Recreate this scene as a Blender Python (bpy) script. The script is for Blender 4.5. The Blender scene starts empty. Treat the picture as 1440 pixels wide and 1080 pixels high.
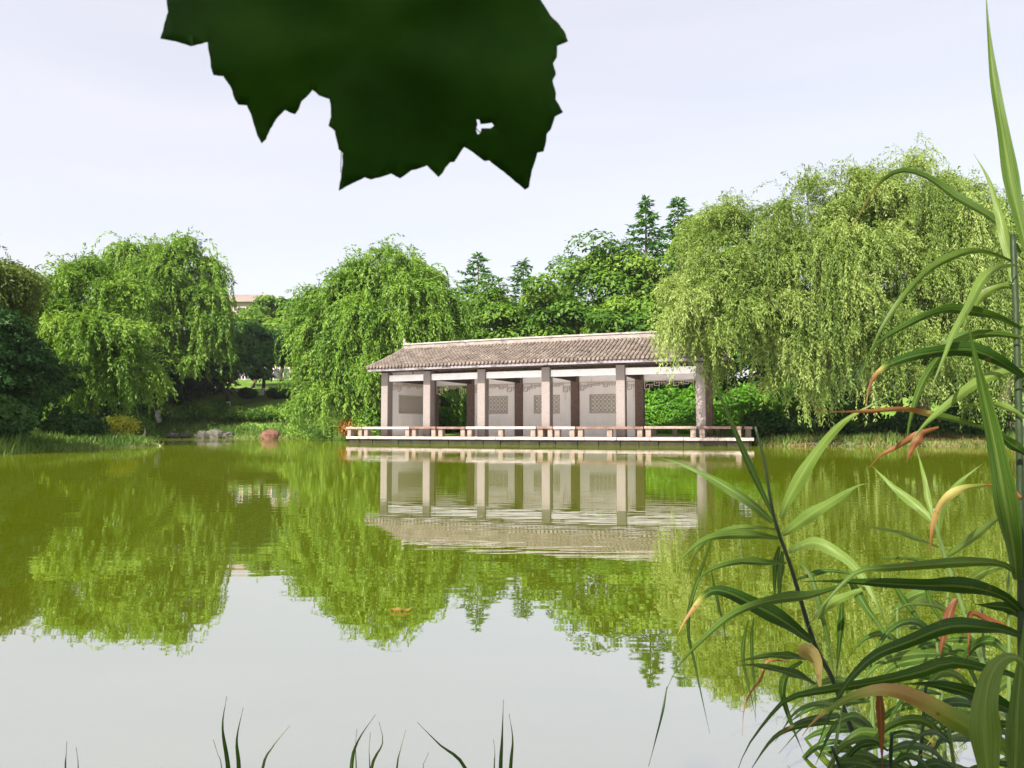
import bpy, math, random
import numpy as np
from mathutils import Vector, Matrix
from mathutils.geometry import delaunay_2d_cdt

# ------------------------------------------------------------------ camera, world, sun, exposure
S = bpy.context.scene
COL = S.collection
F, CX, CY, HOR, CAMH = 1088.0, 720.0, 540.0, 604.0, 0.607
PIT = math.atan((HOR - CY) / F)
cam = bpy.data.cameras.new('camera'); camo = bpy.data.objects.new('camera', cam); COL.objects.link(camo)
cam.sensor_width = 36; cam.lens = F / 1440 * 36; cam.clip_start = 0.05; cam.clip_end = 2500
camo.location = (0, 0, CAMH); camo.rotation_euler = (math.pi / 2 + PIT, 0, 0)
S.camera = camo
cam.dof.use_dof = True; cam.dof.focus_distance = 5.0; cam.dof.aperture_fstop = 26

SUN_EL, SUN_AZ = math.radians(43), math.radians(-142)       # azimuth measured from +Y towards +X
sdir = Vector((math.sin(SUN_AZ) * math.cos(SUN_EL), math.cos(SUN_AZ) * math.cos(SUN_EL), math.sin(SUN_EL)))
W = bpy.data.worlds.new('World'); S.world = W; W.use_nodes = True
nt = W.node_tree; nt.nodes.clear()
out = nt.nodes.new('ShaderNodeOutputWorld'); bg = nt.nodes.new('ShaderNodeBackground')
sky = nt.nodes.new('ShaderNodeTexSky'); sky.sky_type = 'NISHITA'; sky.sun_disc = False
sky.sun_elevation = SUN_EL; sky.sun_rotation = SUN_AZ; sky.air_density = 1.0; sky.dust_density = 3.0; sky.ozone_density = 1.0
# a thin, even veil of high cloud over the whole sky
tc = nt.nodes.new('ShaderNodeTexCoord'); mp = nt.nodes.new('ShaderNodeMapping'); mp.inputs['Scale'].default_value = (1.2, 1.2, 9)
ns = nt.nodes.new('ShaderNodeTexNoise'); ns.inputs['Scale'].default_value = 1.6; ns.inputs['Detail'].default_value = 5
cr = nt.nodes.new('ShaderNodeMapRange'); cr.inputs[1].default_value = .3; cr.inputs[2].default_value = .8; cr.inputs[3].default_value = .5; cr.inputs[4].default_value = .6
mx = nt.nodes.new('ShaderNodeMix'); mx.data_type = 'RGBA'
mx.inputs['B'].default_value = (5.5, 5.1, 5.05, 1)
L = nt.links.new
L(tc.outputs['Generated'], mp.inputs[0]); L(mp.outputs[0], ns.inputs['Vector']); L(ns.outputs['Fac'], cr.inputs[0])
L(cr.outputs[0], mx.inputs['Factor']); L(sky.outputs[0], mx.inputs['A']); L(mx.outputs['Result'], bg.inputs[0]); L(bg.outputs[0], out.inputs[0])
bg.inputs[1].default_value = 0.10
sl = bpy.data.lights.new('sun', 'SUN'); sl.energy = 5.0; sl.angle = math.radians(0.6); sl.color = (1, .93, .82)
so = bpy.data.objects.new('sun', sl); COL.objects.link(so); so.rotation_euler = sdir.to_track_quat('Z', 'Y').to_euler(); so.location = (-20, -20, 40)
S.view_settings.view_transform = 'Standard'; S.view_settings.look = 'None'; S.view_settings.gamma = 1
S.view_settings.use_curve_mapping = False; S.view_settings.exposure = 1.2

# ------------------------------------------------------------------ helpers
def PX(x, y, Y):
    u = (CY - y) / F
    d = Vector(((x - CX) / F, math.cos(PIT) - math.sin(PIT) * u, math.sin(PIT) + math.cos(PIT) * u))
    t = Y / d.y
    return Vector((d.x * t, Y, CAMH + d.z * t))
def GX(x, Y): return (x - CX) / F * Y
def ZY(y, Y): return CAMH + (HOR - y) / F * Y
HAZE = .0002
ORG = {}; CNT = []
def tag(o, label=None, cat=None, group=None, kind=None):
    if label: o['label'] = label
    if cat: o['category'] = cat
    if group: o['group'] = group
    if kind: o['kind'] = kind
    return o
def empty(name, loc, label, cat, group=None):
    o = bpy.data.objects.new(name, None); COL.objects.link(o); o.location = loc; o.empty_display_size = .2
    ORG[o] = Vector(loc); return tag(o, label, cat, group)
def link(name, me, mat, parent=None, smooth=False):
    if mat and not me.materials: me.materials.append(mat)
    if smooth: me.polygons.foreach_set('use_smooth', np.ones(len(me.polygons), bool))
    o = bpy.data.objects.new(name, me); COL.objects.link(o)
    if parent: o.parent = parent; ORG[o] = ORG[parent]
    else: ORG[o] = Vector((0, 0, 0))
    return o
class MB:
    def __init__(s): s.v = []; s.f = []
    def quadbox(s, p):                                  # 8 points: bottom 4 then top 4
        i = len(s.v); s.v += [tuple(q) for q in p]
        s.f += [(i, i+3, i+2, i+1), (i+4, i+5, i+6, i+7), (i, i+1, i+5, i+4), (i+1, i+2, i+6, i+5), (i+2, i+3, i+7, i+6), (i+3, i, i+4, i+7)]
        return s
    def box(s, c, sx, sy, sz, rz=0):                    # c = centre
        ca, sa = math.cos(rz), math.sin(rz); P = []
        for dz in (-.5, .5):
            for dx, dy in ((-.5, -.5), (.5, -.5), (.5, .5), (-.5, .5)):
                x, y = dx * sx, dy * sy
                P.append((c[0] + x * ca - y * sa, c[1] + x * sa + y * ca, c[2] + dz * sz))
        return s.quadbox(P)
    def bar(s, a, b, w, h, up=(0, 0, 1)):               # box along a->b
        a = Vector(a); b = Vector(b); t = (b - a).normalized(); u = Vector(up)
        r = t.cross(u)
        if r.length < 1e-4: r = t.cross(Vector((1, 0, 0)))
        r.normalize(); u = r.cross(t)
        r *= w / 2; u *= h / 2
        return s.quadbox([a - r - u, b - r - u, b + r - u, a + r - u, a - r + u, b - r + u, b + r + u, a + r + u])
    def tube(s, pts, rad, n=7, cap=True):
        pts = [Vector(p) for p in pts]; i0 = len(s.v); m = len(pts)
        ref = Vector((.31, .17, .93))
        for k, p in enumerate(pts):
            t = (pts[min(k+1, m-1)] - pts[max(k-1, 0)]).normalized()
            a = t.cross(ref)
            if a.length < .05: a = t.cross(Vector((1, 0, 0)))
            a.normalize(); b = t.cross(a)
            for j in range(n):
                an = 2 * math.pi * j / n
                s.v.append(tuple(p + (a * math.cos(an) + b * math.sin(an)) * rad[k]))
        for k in range(m - 1):
            for j in range(n):
                q = i0 + k * n
                s.f.append((q + j, q + (j+1) % n, q + n + (j+1) % n, q + n + j))
        if cap: s.f.append(tuple(i0 + (m-1) * n + j for j in range(n))); s.f.append(tuple(i0 + n - 1 - j for j in range(n)))
        return s
    def mesh(s, name, org=(0, 0, 0)):
        me = bpy.data.meshes.new(name); o = Vector(org)
        me.from_pydata([(a[0]-o[0], a[1]-o[1], a[2]-o[2]) for a in s.v], [], s.f); me.update(); return me
    def build(s, name, mat, parent=None, smooth=False):
        return link(name, s.mesh(name, ORG[parent] if parent else (0, 0, 0)), mat, parent, smooth)
def bevel(o, w=.01, seg=1):
    m = o.modifiers.new('bevel', 'BEVEL'); m.width = w; m.segments = seg; m.limit_method = 'ANGLE'
    return o
def poly_np(name, V, nper, mat, parent=None, tint=None, uv=None):
    """V (N,nper,3): N separate faces as one mesh, optional per-face tint"""
    N = len(V); me = bpy.data.meshes.new(name)
    o = np.array(ORG[parent] if parent else (0, 0, 0), float)
    me.vertices.add(N * nper); me.vertices.foreach_set('co', (V.reshape(-1, 3) - o).astype(np.float32).ravel())
    me.loops.add(N * nper); me.loops.foreach_set('vertex_index', np.arange(N * nper, dtype=np.int32))
    me.polygons.add(N); me.polygons.foreach_set('loop_start', np.arange(0, N * nper, nper, dtype=np.int32))
    me.update(calc_edges=True)
    if tint is not None:
        a = me.attributes.new('tint', 'FLOAT', 'FACE'); a.data.foreach_set('value', np.asarray(tint, np.float32))
    return link(name, me, mat, parent)
def nrm(a): return a / (np.linalg.norm(a, axis=-1, keepdims=True) + 1e-9)
def cards(P, A, Nn, ln, wd, bend=0.12):
    """diamond-ish leaf quads: base P, axis A, face normal Nn"""
    A = nrm(A); B = nrm(np.cross(A, Nn)); Nn = np.cross(B, A)
    ln = np.asarray(ln)[:, None]; wd = np.asarray(wd)[:, None]
    m = P + A * ln * .42
    return np.stack([P, m + B * wd * .5 + Nn * ln * bend, P + A * ln, m - B * wd * .5 + Nn * ln * bend], 1)

# ------------------------------------------------------------------ materials
def newmat(name):
    m = bpy.data.materials.new(name); m.use_nodes = True; m.node_tree.nodes.clear()
    return m, m.node_tree, m.node_tree.links.new
def N(t, k, **kw):
    n = t.nodes.new(k)
    for a, b in kw.items(): setattr(n, a, b)
    return n
def ramp(t, stops, interp='LINEAR'):
    r = N(t, 'ShaderNodeValToRGB'); e = r.color_ramp.elements; r.color_ramp.interpolation = interp
    while len(e) < len(stops): e.new(.5)
    for i, (p, c) in enumerate(stops): e[i].position = p; e[i].color = (*c, 1)
    return r
def surf(name, stops, scale=4, detail=6, rough=.8, bump=.3, bscale=None, stretch=(1, 1, 1), spec=.3, dist=.02):
    """noise-coloured solid with fine relief"""
    m, t, l = newmat(name)
    o = N(t, 'ShaderNodeOutputMaterial'); p = N(t, 'ShaderNodeBsdfPrincipled')
    p.inputs['Roughness'].default_value = rough; p.inputs['Specular IOR Level'].default_value = spec
    g = N(t, 'ShaderNodeNewGeometry'); mp = N(t, 'ShaderNodeMapping'); mp.inputs['Scale'].default_value = stretch
    n = N(t, 'ShaderNodeTexNoise'); n.inputs['Scale'].default_value = scale; n.inputs['Detail'].default_value = detail; n.inputs['Roughness'].default_value = .65
    r = ramp(t, stops); n2 = N(t, 'ShaderNodeTexNoise'); n2.inputs['Scale'].default_value = bscale or scale * 5; n2.inputs['Detail'].default_value = 4
    b = N(t, 'ShaderNodeBump'); b.inputs['Strength'].default_value = bump; b.inputs['Distance'].default_value = dist
    l(g.outputs['Position'], mp.inputs[0]); l(mp.outputs[0], n.inputs['Vector']); l(mp.outputs[0], n2.inputs['Vector'])
    l(n.outputs['Fac'], r.inputs[0]); l(r.outputs[0], p.inputs['Base Color']); l(n2.outputs['Fac'], b.inputs['Height'])
    l(b.outputs[0], p.inputs['Normal']); l(p.outputs[0], o.inputs[0])
    return m
def leafmat(name, dark, mid, light, trans=.35, gloss=.012, hue=(1.25, 1.15, .6)):
    m, t, l = newmat(name)
    o = N(t, 'ShaderNodeOutputMaterial'); g = N(t, 'ShaderNodeNewGeometry')
    at = N(t, 'ShaderNodeAttribute', attribute_name='tint')
    mul = N(t, 'ShaderNodeMath', operation='MULTIPLY_ADD'); mul.inputs[1].default_value = .28
    ad = N(t, 'ShaderNodeMath', operation='MULTIPLY'); ad.inputs[1].default_value = .68
    l(at.outputs['Fac'], ad.inputs[0]); l(g.outputs['Random Per Island'], mul.inputs[0]); l(ad.outputs[0], mul.inputs[2])
    r = ramp(t, [(.12, dark), (.5, mid), (.88, light)]); l(mul.outputs[0], r.inputs[0])
    d = N(t, 'ShaderNodeBsdfDiffuse'); tr = N(t, 'ShaderNodeBsdfTranslucent'); gl = N(t, 'ShaderNodeBsdfGlossy'); gl.inputs['Roughness'].default_value = .45
    gl.inputs['Color'].default_value = (.9, .95, .85, 1)
    tint = N(t, 'ShaderNodeMix', data_type='RGBA', blend_type='MULTIPLY'); tint.inputs['Factor'].default_value = 1; tint.inputs['B'].default_value = (*hue, 1)
    l(r.outputs[0], d.inputs[0]); l(r.outputs[0], tint.inputs['A']); l(tint.outputs['Result'], tr.inputs[0])
    a = N(t, 'ShaderNodeMixShader'); a.inputs[0].default_value = trans; l(d.outputs[0], a.inputs[1]); l(tr.outputs[0], a.inputs[2])
    b = N(t, 'ShaderNodeMixShader'); b.inputs[0].default_value = gloss; l(a.outputs[0], b.inputs[1]); l(gl.outputs[0], b.inputs[2])
    l(b.outputs[0], o.inputs[0]); return m

M = {}
M['willow'] = leafmat('willow_leaf', (.05, .125, .014), (.145, .27, .034), (.25, .39, .065), .4)
M['willow_pale'] = leafmat('pale_willow_leaf', (.065, .125, .018), (.19, .275, .058), (.34, .425, .14), .4)
M['willow_olive'] = leafmat('olive_willow_leaf', (.06, .10, .02), (.10, .15, .03), (.17, .20, .05), .4)
M['camphor'] = leafmat('camphor_leaf', (.022, .07, .008), (.085, .175, .018), (.2, .31, .038), .3)
M['broad'] = leafmat('broad_leaf', (.03, .09, .01), (.095, .195, .02), (.2, .32, .04), .35)
M['dark'] = leafmat('dark_leaf', (.012, .045, .010), (.028, .08, .017), (.058, .13, .026), .25)  # deep green, also standing in for shade behind the willows
M['lime'] = leafmat('lime_leaf', (.08, .17, .02), (.14, .25, .03), (.22, .34, .05), .4)
M['conifer'] = leafmat('conifer_needle', (.035, .12, .02), (.075, .2, .035), (.13, .28, .05), .25)
M['hedge'] = leafmat('hedge_leaf', (.05, .15, .012), (.09, .24, .018), (.15, .34, .03), .4)
M['yellow'] = leafmat('yellow_flower', (.09, .18, .02), (.26, .32, .03), (.62, .58, .05), .3)
M['orange'] = leafmat('orange_leaf', (.2, .13, .03), (.42, .2, .05), (.5, .32, .1), .3)
M['grass'] = leafmat('grass_blade', (.04, .09, .014), (.085, .16, .025), (.15, .23, .045), .35)
M['dry_grass'] = leafmat('dry_grass_blade', (.10, .07, .03), (.17, .13, .05), (.22, .2, .08), .3)
M['bark'] = surf('bark', [(.3, (.035, .027, .02)), (.7, (.11, .085, .062))], 6, 6, .95, .8, 18, (1, 1, .25), dist=.04)
M['whitewash'] = surf('whitewashed_bark', [(.3, (.5, .48, .44)), (.7, (.78, .77, .73))], 8, 6, .95, .5)
M['plaster'] = surf('white_plaster', [(.26, (.64, .62, .6)), (.4, (.84, .83, .83)), (.7, (.91, .91, .92))], 2.4, 8, .9, .25, 30, (1, 1, .28))
M['beam'] = surf('white_paint', [(.25, (.62, .62, .64)), (.6, (.74, .74, .76))], 2.5, 6, .7, .2, 25)
M['granite'] = surf('pink_granite', [(.2, (.1, .085, .08)), (.45, (.19, .165, .155)), (.62, (.235, .208, .198)), (.85, (.3, .275, .265))], 34, 5, .85, .25, 60)
M['brown_column'] = surf('brown_column', [(.3, (.11, .075, .062)), (.7, (.2, .14, .12))], 9, 7, .85, .3, 40)
M['wood_brown'] = surf('weathered_brown_wood', [(.25, (.08, .05, .038)), (.55, (.17, .11, .085)), (.8, (.27, .2, .16))], 5, 8, .85, .4, 30, (1, 1, 1))
M['wood_pale'] = surf('pale_bench_board', [(.25, (.27, .235, .21)), (.6, (.42, .38, .35))], 3, 7, .8, .3, 30)
M['wood_tan'] = surf('tan_bench_wood', [(.25, (.15, .115, .095)), (.7, (.3, .24, .2))], 5, 7, .85, .3, 30)
M['deck'] = surf('deck_stone', [(.25, (.2, .16, .14)), (.5, (.38, .32, .29)), (.75, (.47, .42, .385))], 3, 8, .9, .4, 30)
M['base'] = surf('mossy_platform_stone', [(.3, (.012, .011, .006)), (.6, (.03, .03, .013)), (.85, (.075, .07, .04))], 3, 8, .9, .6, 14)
M['tile'] = surf('clay_roof_tile', [(.3, (.06, .05, .042)), (.44, (.135, .108, .092)), (.56, (.185, .15, .128)), (.72, (.27, .23, .2))], 2.6, 9, .9, .4, 40)
M['tile_under'] = surf('pan_tile', [(.3, (.035, .025, .022)), (.7, (.11, .08, .07))], 4, 8, .95, .4, 30)
M['ridge'] = surf('pale_ridge_plaster', [(.32, (.12, .105, .095)), (.46, (.25, .222, .205)), (.7, (.33, .3, .28))], 2.5, 9, .9, .3, 30, (1, 1, 2))
M['ridge_cap'] = surf('grey_ridge_cap', [(.3, (.2, .18, .17)), (.7, (.45, .42, .4))], 4, 8, .9, .4, 30)
M['fascia'] = surf('weathered_eave_board', [(.35, (.05, .042, .042)), (.48, (.19, .175, .19)), (.7, (.29, .275, .3))], 2.2, 9, .85, .3, 30, (1, 1, 3))
M['bounce_boards'] = surf('cream_bounce_board', [(.3, (.5, .44, .39)), (.7, (.64, .58, .53))], 3, 6, .9, .2)
M['rafter'] = surf('dark_eave_timber', [(.3, (.04, .03, .026)), (.7, (.1, .07, .055))], 5, 6, .9, .3)
M['lattice'] = surf('grey_brown_lattice', [(.3, (.48, .44, .38)), (.7, (.6, .55, .49))], 9, 5, .85, .2)
M['fret'] = surf('pale_brown_fretwork', [(.3, (.52, .44, .38)), (.7, (.66, .58, .52))], 9, 5, .85, .2)
M['rock'] = surf('grey_rock', [(.3, (.04, .042, .03)), (.6, (.11, .105, .085)), (.85, (.19, .18, .15))], 4, 9, .9, .8, 12)
M['red_rock'] = surf('red_brown_rock', [(.3, (.07, .032, .022)), (.7, (.17, .08, .055))], 4, 9, .9, .8, 12)
M['roof_far'] = surf('far_pink_roof', [(.3, (.17, .135, .12)), (.7, (.25, .2, .18))], .6, 6, .9, .2)
M['wall_far'] = surf('far_pale_wall', [(.3, (.36, .27, .235)), (.7, (.46, .36, .32))], .4, 6, .9, .2)
M['glass_far'] = surf('far_window_glass', [(.3, (.03, .035, .04)), (.7, (.09, .1, .11))], .6, 3, .2, .05)
M['deadwood'] = surf('bleached_dead_wood', [(.3, (.22, .19, .14)), (.7, (.42, .38, .3))], 9, 6, .9, .5)

# ------------------------------------------------------------------ pavilion plan (gently curved)
PC_S = [-.02, 2.21, 4.86, 7.74, 10.81, 13.86]               # column stations along the front
PD = 3.86                                                   # depth front row to back row
A0, AK, PX1, PY1 = -.477, .0117, -5.596, 34.685
def pst(s, off=0.0):
    a = A0 + AK * s
    x = PX1 + (math.sin(a) - math.sin(A0)) / AK; y = PY1 - (math.cos(a) - math.cos(A0)) / AK
    return x - math.sin(a) * off, y + math.cos(a) * off, a
def pv(s, off, z): x, y, a = pst(s, off); return Vector((x, y, z))
def pix_s(px, off):
    best = min((abs(CX + F * pst(s, off)[0] / pst(s, off)[1] - px), s) for s in np.arange(-4, 19, .02)); return float(best[1])

# ------------------------------------------------------------------ ground and water
pond = [(-40, .95), (-1.2, 1.0), (1.5, 1.05), (40, .9), (40, 24), (GX(1440, 27.0), 27.0), (GX(1330, 27.6), 27.6), (GX(1210, 27.4), 27.4), (GX(1110, 27.9), 27.9),
        (pst(15.9, -.2)[0], pst(15.9, -.2)[1]), (pst(15, 1.5)[0], pst(15, 1.5)[1]), (pst(6, 1.5)[0], pst(6, 1.5)[1]), (pst(-1.4, 2.2)[0], pst(-1.4, 2.2)[1]),
        (GX(500, 44), 44), (GX(470, 50), 50), (GX(420, 53), 53), (GX(372, 52), 52), (GX(300, 55), 55), (GX(240, 54), 54), (-25, 46), (-18.5, 35.5), (GX(214, 30.2), 30.2), (GX(226, 28.6), 28.6),
        (GX(205, 27.6), 27.6), (GX(120, 23.6), 23.6), (GX(40, 20.2), 20.2), (GX(-30, 17.8), 17.8), (-13.5, 10), (-40, 6)]
PO = np.array(pond)
def sdist(X, Y):
    """signed distance to the pond edge, positive on land"""
    X = np.asarray(X, float); Y = np.asarray(Y, float); d = np.full(X.shape, 1e9); ins = np.zeros(X.shape, bool)
    for i in range(len(PO)):
        a, b = PO[i], PO[(i + 1) % len(PO)]; ab = b - a
        t = np.clip(((X - a[0]) * ab[0] + (Y - a[1]) * ab[1]) / (ab @ ab), 0, 1)
        d = np.minimum(d, np.hypot(X - a[0] - t * ab[0], Y - a[1] - t * ab[1]))
        c = ((a[1] > Y) != (b[1] > Y)) & (X < (b[0] - a[0]) * (Y - a[1]) / (b[1] - a[1] + 1e-12) + a[0]); ins ^= c
    return np.where(ins, -d, d)
def sstep(a, b, x): t = np.clip((x - a) / (b - a), 0, 1); return t * t * (3 - 2 * t)
def wob(X, Y): return .5 * np.sin(X * 1.3 + np.sin(Y * .9) * 1.7) + .5 * np.sin(Y * 1.7 + np.cos(X * .7) * 2.1)
def gh(X, Y):
    X = np.asarray(X, float); Y = np.asarray(Y, float)
    d = sdist(X, Y) + .18 * wob(X * 1.7, Y * 1.7)
    z = np.where(d < 0, -.5 * np.minimum(1, -d / .8) - .03, .24 * sstep(-.1, .7, d) + .22 * sstep(.7, 5, d) - .03)
    z = z + (3.3 * sstep(52, 68, Y) + 2.5 * sstep(68, 86, Y)) * sstep(-.5, 4, d) + .05 * wob(X * .5, Y * .5) * sstep(.5, 3, d)
    return z
def gz(x, y): return float(gh(np.array([x]), np.array([y]))[0])
xs = np.concatenate([-np.geomspace(900, 42, 14), np.arange(-40, 40.1, .5), np.geomspace(42, 900, 14)])
ys = np.concatenate([-np.geomspace(300, 6, 8), np.arange(-4, 3, .2), np.arange(3, 64, .5), np.geomspace(65, 1500, 22)])
gx, gy = np.meshgrid(xs, ys); zz = gh(gx, gy)
mb = MB(); mb.v = list(zip(gx.ravel(), gy.ravel(), zz.ravel())); nx = len(xs)
mb.f = [(j * nx + i, j * nx + i + 1, (j + 1) * nx + i + 1, (j + 1) * nx + i) for j in range(len(ys) - 1) for i in range(nx - 1)]
m, t, l = newmat('bank_ground'); M['ground'] = m
o = N(t, 'ShaderNodeOutputMaterial'); p = N(t, 'ShaderNodeBsdfPrincipled'); p.inputs['Roughness'].default_value = .95; p.inputs['Specular IOR Level'].default_value = .1
g = N(t, 'ShaderNodeNewGeometry'); n1 = N(t, 'ShaderNodeTexNoise'); n1.inputs['Scale'].default_value = .55; n1.inputs['Detail'].default_value = 8
n2 = N(t, 'ShaderNodeTexNoise'); n2.inputs['Scale'].default_value = 9; n2.inputs['Detail'].default_value = 6
r1 = ramp(t, [(.35, (.07, .13, .02)), (.55, (.12, .21, .03)), (.72, (.17, .24, .05))]); r2 = ramp(t, [(.35, (.06, .042, .025)), (.7, (.19, .13, .085))])
sp = N(t, 'ShaderNodeSeparateXYZ'); mr = N(t, 'ShaderNodeMapRange'); mr.inputs[1].default_value = .12; mr.inputs[2].default_value = .42
am = N(t, 'ShaderNodeMath', operation='MULTIPLY_ADD'); am.inputs[1].default_value = .35
mix = N(t, 'ShaderNodeMix', data_type='RGBA'); b = N(t, 'ShaderNodeBump'); b.inputs['Distance'].default_value = .06
l(g.outputs['Position'], n1.inputs['Vector']); l(g.outputs['Position'], n2.inputs['Vector']); l(g.outputs['Position'], sp.inputs[0])
l(n1.outputs['Fac'], r1.inputs[0]); l(n2.outputs['Fac'], r2.inputs[0]); l(n2.outputs['Fac'], am.inputs[0]); l(sp.outputs['Z'], am.inputs[2]); l(am.outputs[0], mr.inputs[0])
l(mr.outputs[0], mix.inputs['Factor']); l(r2.outputs[0], mix.inputs['A']); l(r1.outputs[0], mix.inputs['B']); l(mix.outputs['Result'], p.inputs['Base Color'])
l(n2.outputs['Fac'], b.inputs['Height']); l(b.outputs[0], p.inputs['Normal']); l(p.outputs[0], o.inputs[0])
tag(mb.build('ground', M['ground'], smooth=True), kind='structure')

m, t, l = newmat('pond_water'); M['water'] = m
o = N(t, 'ShaderNodeOutputMaterial'); g = N(t, 'ShaderNodeNewGeometry')
def wnoise(sx, sy, sc, det, amp):
    mp = N(t, 'ShaderNodeMapping'); mp.inputs['Scale'].default_value = (sx, sy, 1); mp.inputs['Rotation'].default_value = (0, 0, .06)
    n = N(t, 'ShaderNodeTexNoise'); n.inputs['Scale'].default_value = sc; n.inputs['Detail'].default_value = det
    k = N(t, 'ShaderNodeMath', operation='MULTIPLY'); k.inputs[1].default_value = amp
    l(g.outputs['Position'], mp.inputs[0]); l(mp.outputs[0], n.inputs['Vector']); l(n.outputs['Fac'], k.inputs[0]); return k, n
k1, _ = wnoise(.3, 1, 8.0, 1.5, .0012); k2, _ = wnoise(.5, 1, 1.6, 1, .0007); _, pn = wnoise(.35, 1, .22, 2, 1)
pr = N(t, 'ShaderNodeMapRange'); pr.inputs[1].default_value = .38; pr.inputs[2].default_value = .66; pr.inputs[3].default_value = .25; pr.inputs[4].default_value = 1.3
km = N(t, 'ShaderNodeMath', operation='MULTIPLY'); sm = N(t, 'ShaderNodeMath', operation='ADD')
l(pn.outputs['Fac'], pr.inputs[0]); l(k1.outputs[0], km.inputs[0]); l(pr.outputs[0], km.inputs[1]); l(km.outputs[0], sm.inputs[0]); l(k2.outputs[0], sm.inputs[1])
b = N(t, 'ShaderNodeBump'); b.inputs['Distance'].default_value = 1.0; b.inputs['Strength'].default_value = 1.0; l(sm.outputs[0], b.inputs['Height'])
df = N(t, 'ShaderNodeBsdfDiffuse'); df.inputs['Color'].default_value = (.09, .12, .002, 1)
gl = N(t, 'ShaderNodeBsdfGlossy'); gl.inputs['Roughness'].default_value = .015; gl.inputs['Color'].default_value = (.97, .93, 1.0, 1)
fr = N(t, 'ShaderNodeFresnel'); fr.inputs['IOR'].default_value = 1.33; l(b.outputs[0], fr.inputs['Normal'])
mr = N(t, 'ShaderNodeMapRange'); mr.inputs[1].default_value = 0; mr.inputs[2].default_value = 1; mr.inputs[3].default_value = .63; mr.inputs[4].default_value = .69; l(fr.outputs[0], mr.inputs[0])
ms = N(t, 'ShaderNodeMixShader'); l(mr.outputs[0], ms.inputs[0]); l(df.outputs[0], ms.inputs[1]); l(gl.outputs[0], ms.inputs[2]); l(b.outputs[0], gl.inputs['Normal']); l(ms.outputs[0], o.inputs[0])
mb = MB(); mb.v = [(-60, .2, 0), (60, .2, 0), (60, 60, 0), (-60, 60, 0)]; mb.f = [(0, 1, 2, 3)]
tag(mb.build('water', M['water']), kind='structure')

# ------------------------------------------------------------------ pavilion
pav = empty('waterside_pavilion', pv(7, 1.5, 0), 'long open waterside pavilion with brown tiled roof, white walls and stone columns', 'pavilion')
DK = .304
def place(me, name, mat, parent, s, off, z, rz=0):
    o = link(name, me, mat, parent); x, y, a = pst(s, off)
    o.location = Vector((x, y, z)) - ORG[pav]; o.rotation_euler = (0, 0, a + rz); return o
# platform: base blocks and projecting deck slabs, bay by bay
S0, S1 = -1.62, 15.75
edges = np.linspace(S0, S1, 8)
plat = None
core = MB()
ss = np.linspace(S0 + .1, S1 - .1, 25)
for a, b_ in zip(ss[:-1], ss[1:]):
    core.quadbox([pv(a, -.70, -.45), pv(b_, -.70, -.45), pv(b_, PD + .6, -.45), pv(a, PD + .6, -.45), pv(a, -.70, DK - .1), pv(b_, -.70, DK - .1), pv(b_, PD + .6, DK - .1), pv(a, PD + .6, DK - .1)])
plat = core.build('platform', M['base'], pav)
random.seed(3)
k = 0; a = S0 + .08
while a < S1 - .2:                                           # mossy facing stones of the platform front
    w_ = random.uniform(.55, .95); b_ = min(a + w_, S1 - .08); q = random.uniform(.0, .04)
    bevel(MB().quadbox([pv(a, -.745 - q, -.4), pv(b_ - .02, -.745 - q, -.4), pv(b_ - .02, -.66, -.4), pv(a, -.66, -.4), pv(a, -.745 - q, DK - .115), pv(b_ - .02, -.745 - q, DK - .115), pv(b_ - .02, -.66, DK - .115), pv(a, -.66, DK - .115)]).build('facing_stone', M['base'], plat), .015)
    a = b_
for a, b_ in zip(edges[:-1], edges[1:]):                     # stone deck slabs: front edge strip and floor behind
    a += .008; b_ -= .008; e = random.uniform(-.012, .012)
    mid = (a + b_) / 2
    for (u, v) in ((a, mid - .004), (mid + .004, b_)):
        bevel(MB().quadbox([pv(u, -.86 + e, DK - .11), pv(v, -.86 + e, DK - .11), pv(v, .3, DK - .11), pv(u, .3, DK - .11), pv(u, -.86 + e, DK), pv(v, -.86 + e, DK), pv(v, .3, DK), pv(u, .3, DK)]).build('deck_slab', M['deck'], plat), .012)
        bevel(MB().quadbox([pv(u, .31, DK - .11), pv(v, .31, DK - .11), pv(v, PD + .7, DK - .11), pv(u, PD + .7, DK - .11), pv(u, .31, DK - .003), pv(v, .31, DK - .003), pv(v, PD + .7, DK - .003), pv(u, PD + .7, DK - .003)]).build('floor_slab', M['deck'], plat), .01)
# columns
cw = .36
cme = MB().box((0, 0, 1.42), cw, cw + .04, 2.84).mesh('column')
bme = MB().box((0, 0, 1.5), .38, .34, 3.0).mesh('column')
pme = MB().box((0, 0, .04), cw + .1, cw + .14, .08).mesh('plinth')
for i, s_ in enumerate(PC_S):
    c = place(cme, 'column', M['granite'], pav, s_, 0, DK + .001); bevel(c, .02)
    c2 = place(bme, 'column', M['brown_column'], pav, s_, PD, DK + .001); bevel(c2, .02)
# beams
for i in range(5):
    a, b_ = PC_S[i], PC_S[i + 1]
    p0, p1 = pv(a, 0, 0), pv(b_, 0, 0); d = (p1 - p0).normalized() * (cw / 2 + .002)
    z = Vector((0, 0, 2.885))
    bevel(MB().bar(p0 + d + z, p1 - d + z, .2, .27).build('beam', M['beam'], pav), .01)
    p0, p1 = pv(a, PD, 0), pv(b_, PD, 0); d = (p1 - p0).normalized() * (.19 + .002)
    MB().bar(p0 + d + z, p1 - d + z, .18, .27).build('beam', M['plaster'], pav)
for i in range(6):
    s_ = PC_S[i]
    MB().bar(pv(s_, cw / 2 + .025, 2.9), pv(s_, PD - .172, 2.9), .16, .24).build('cross_beam', M['rafter'], pav)
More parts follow.
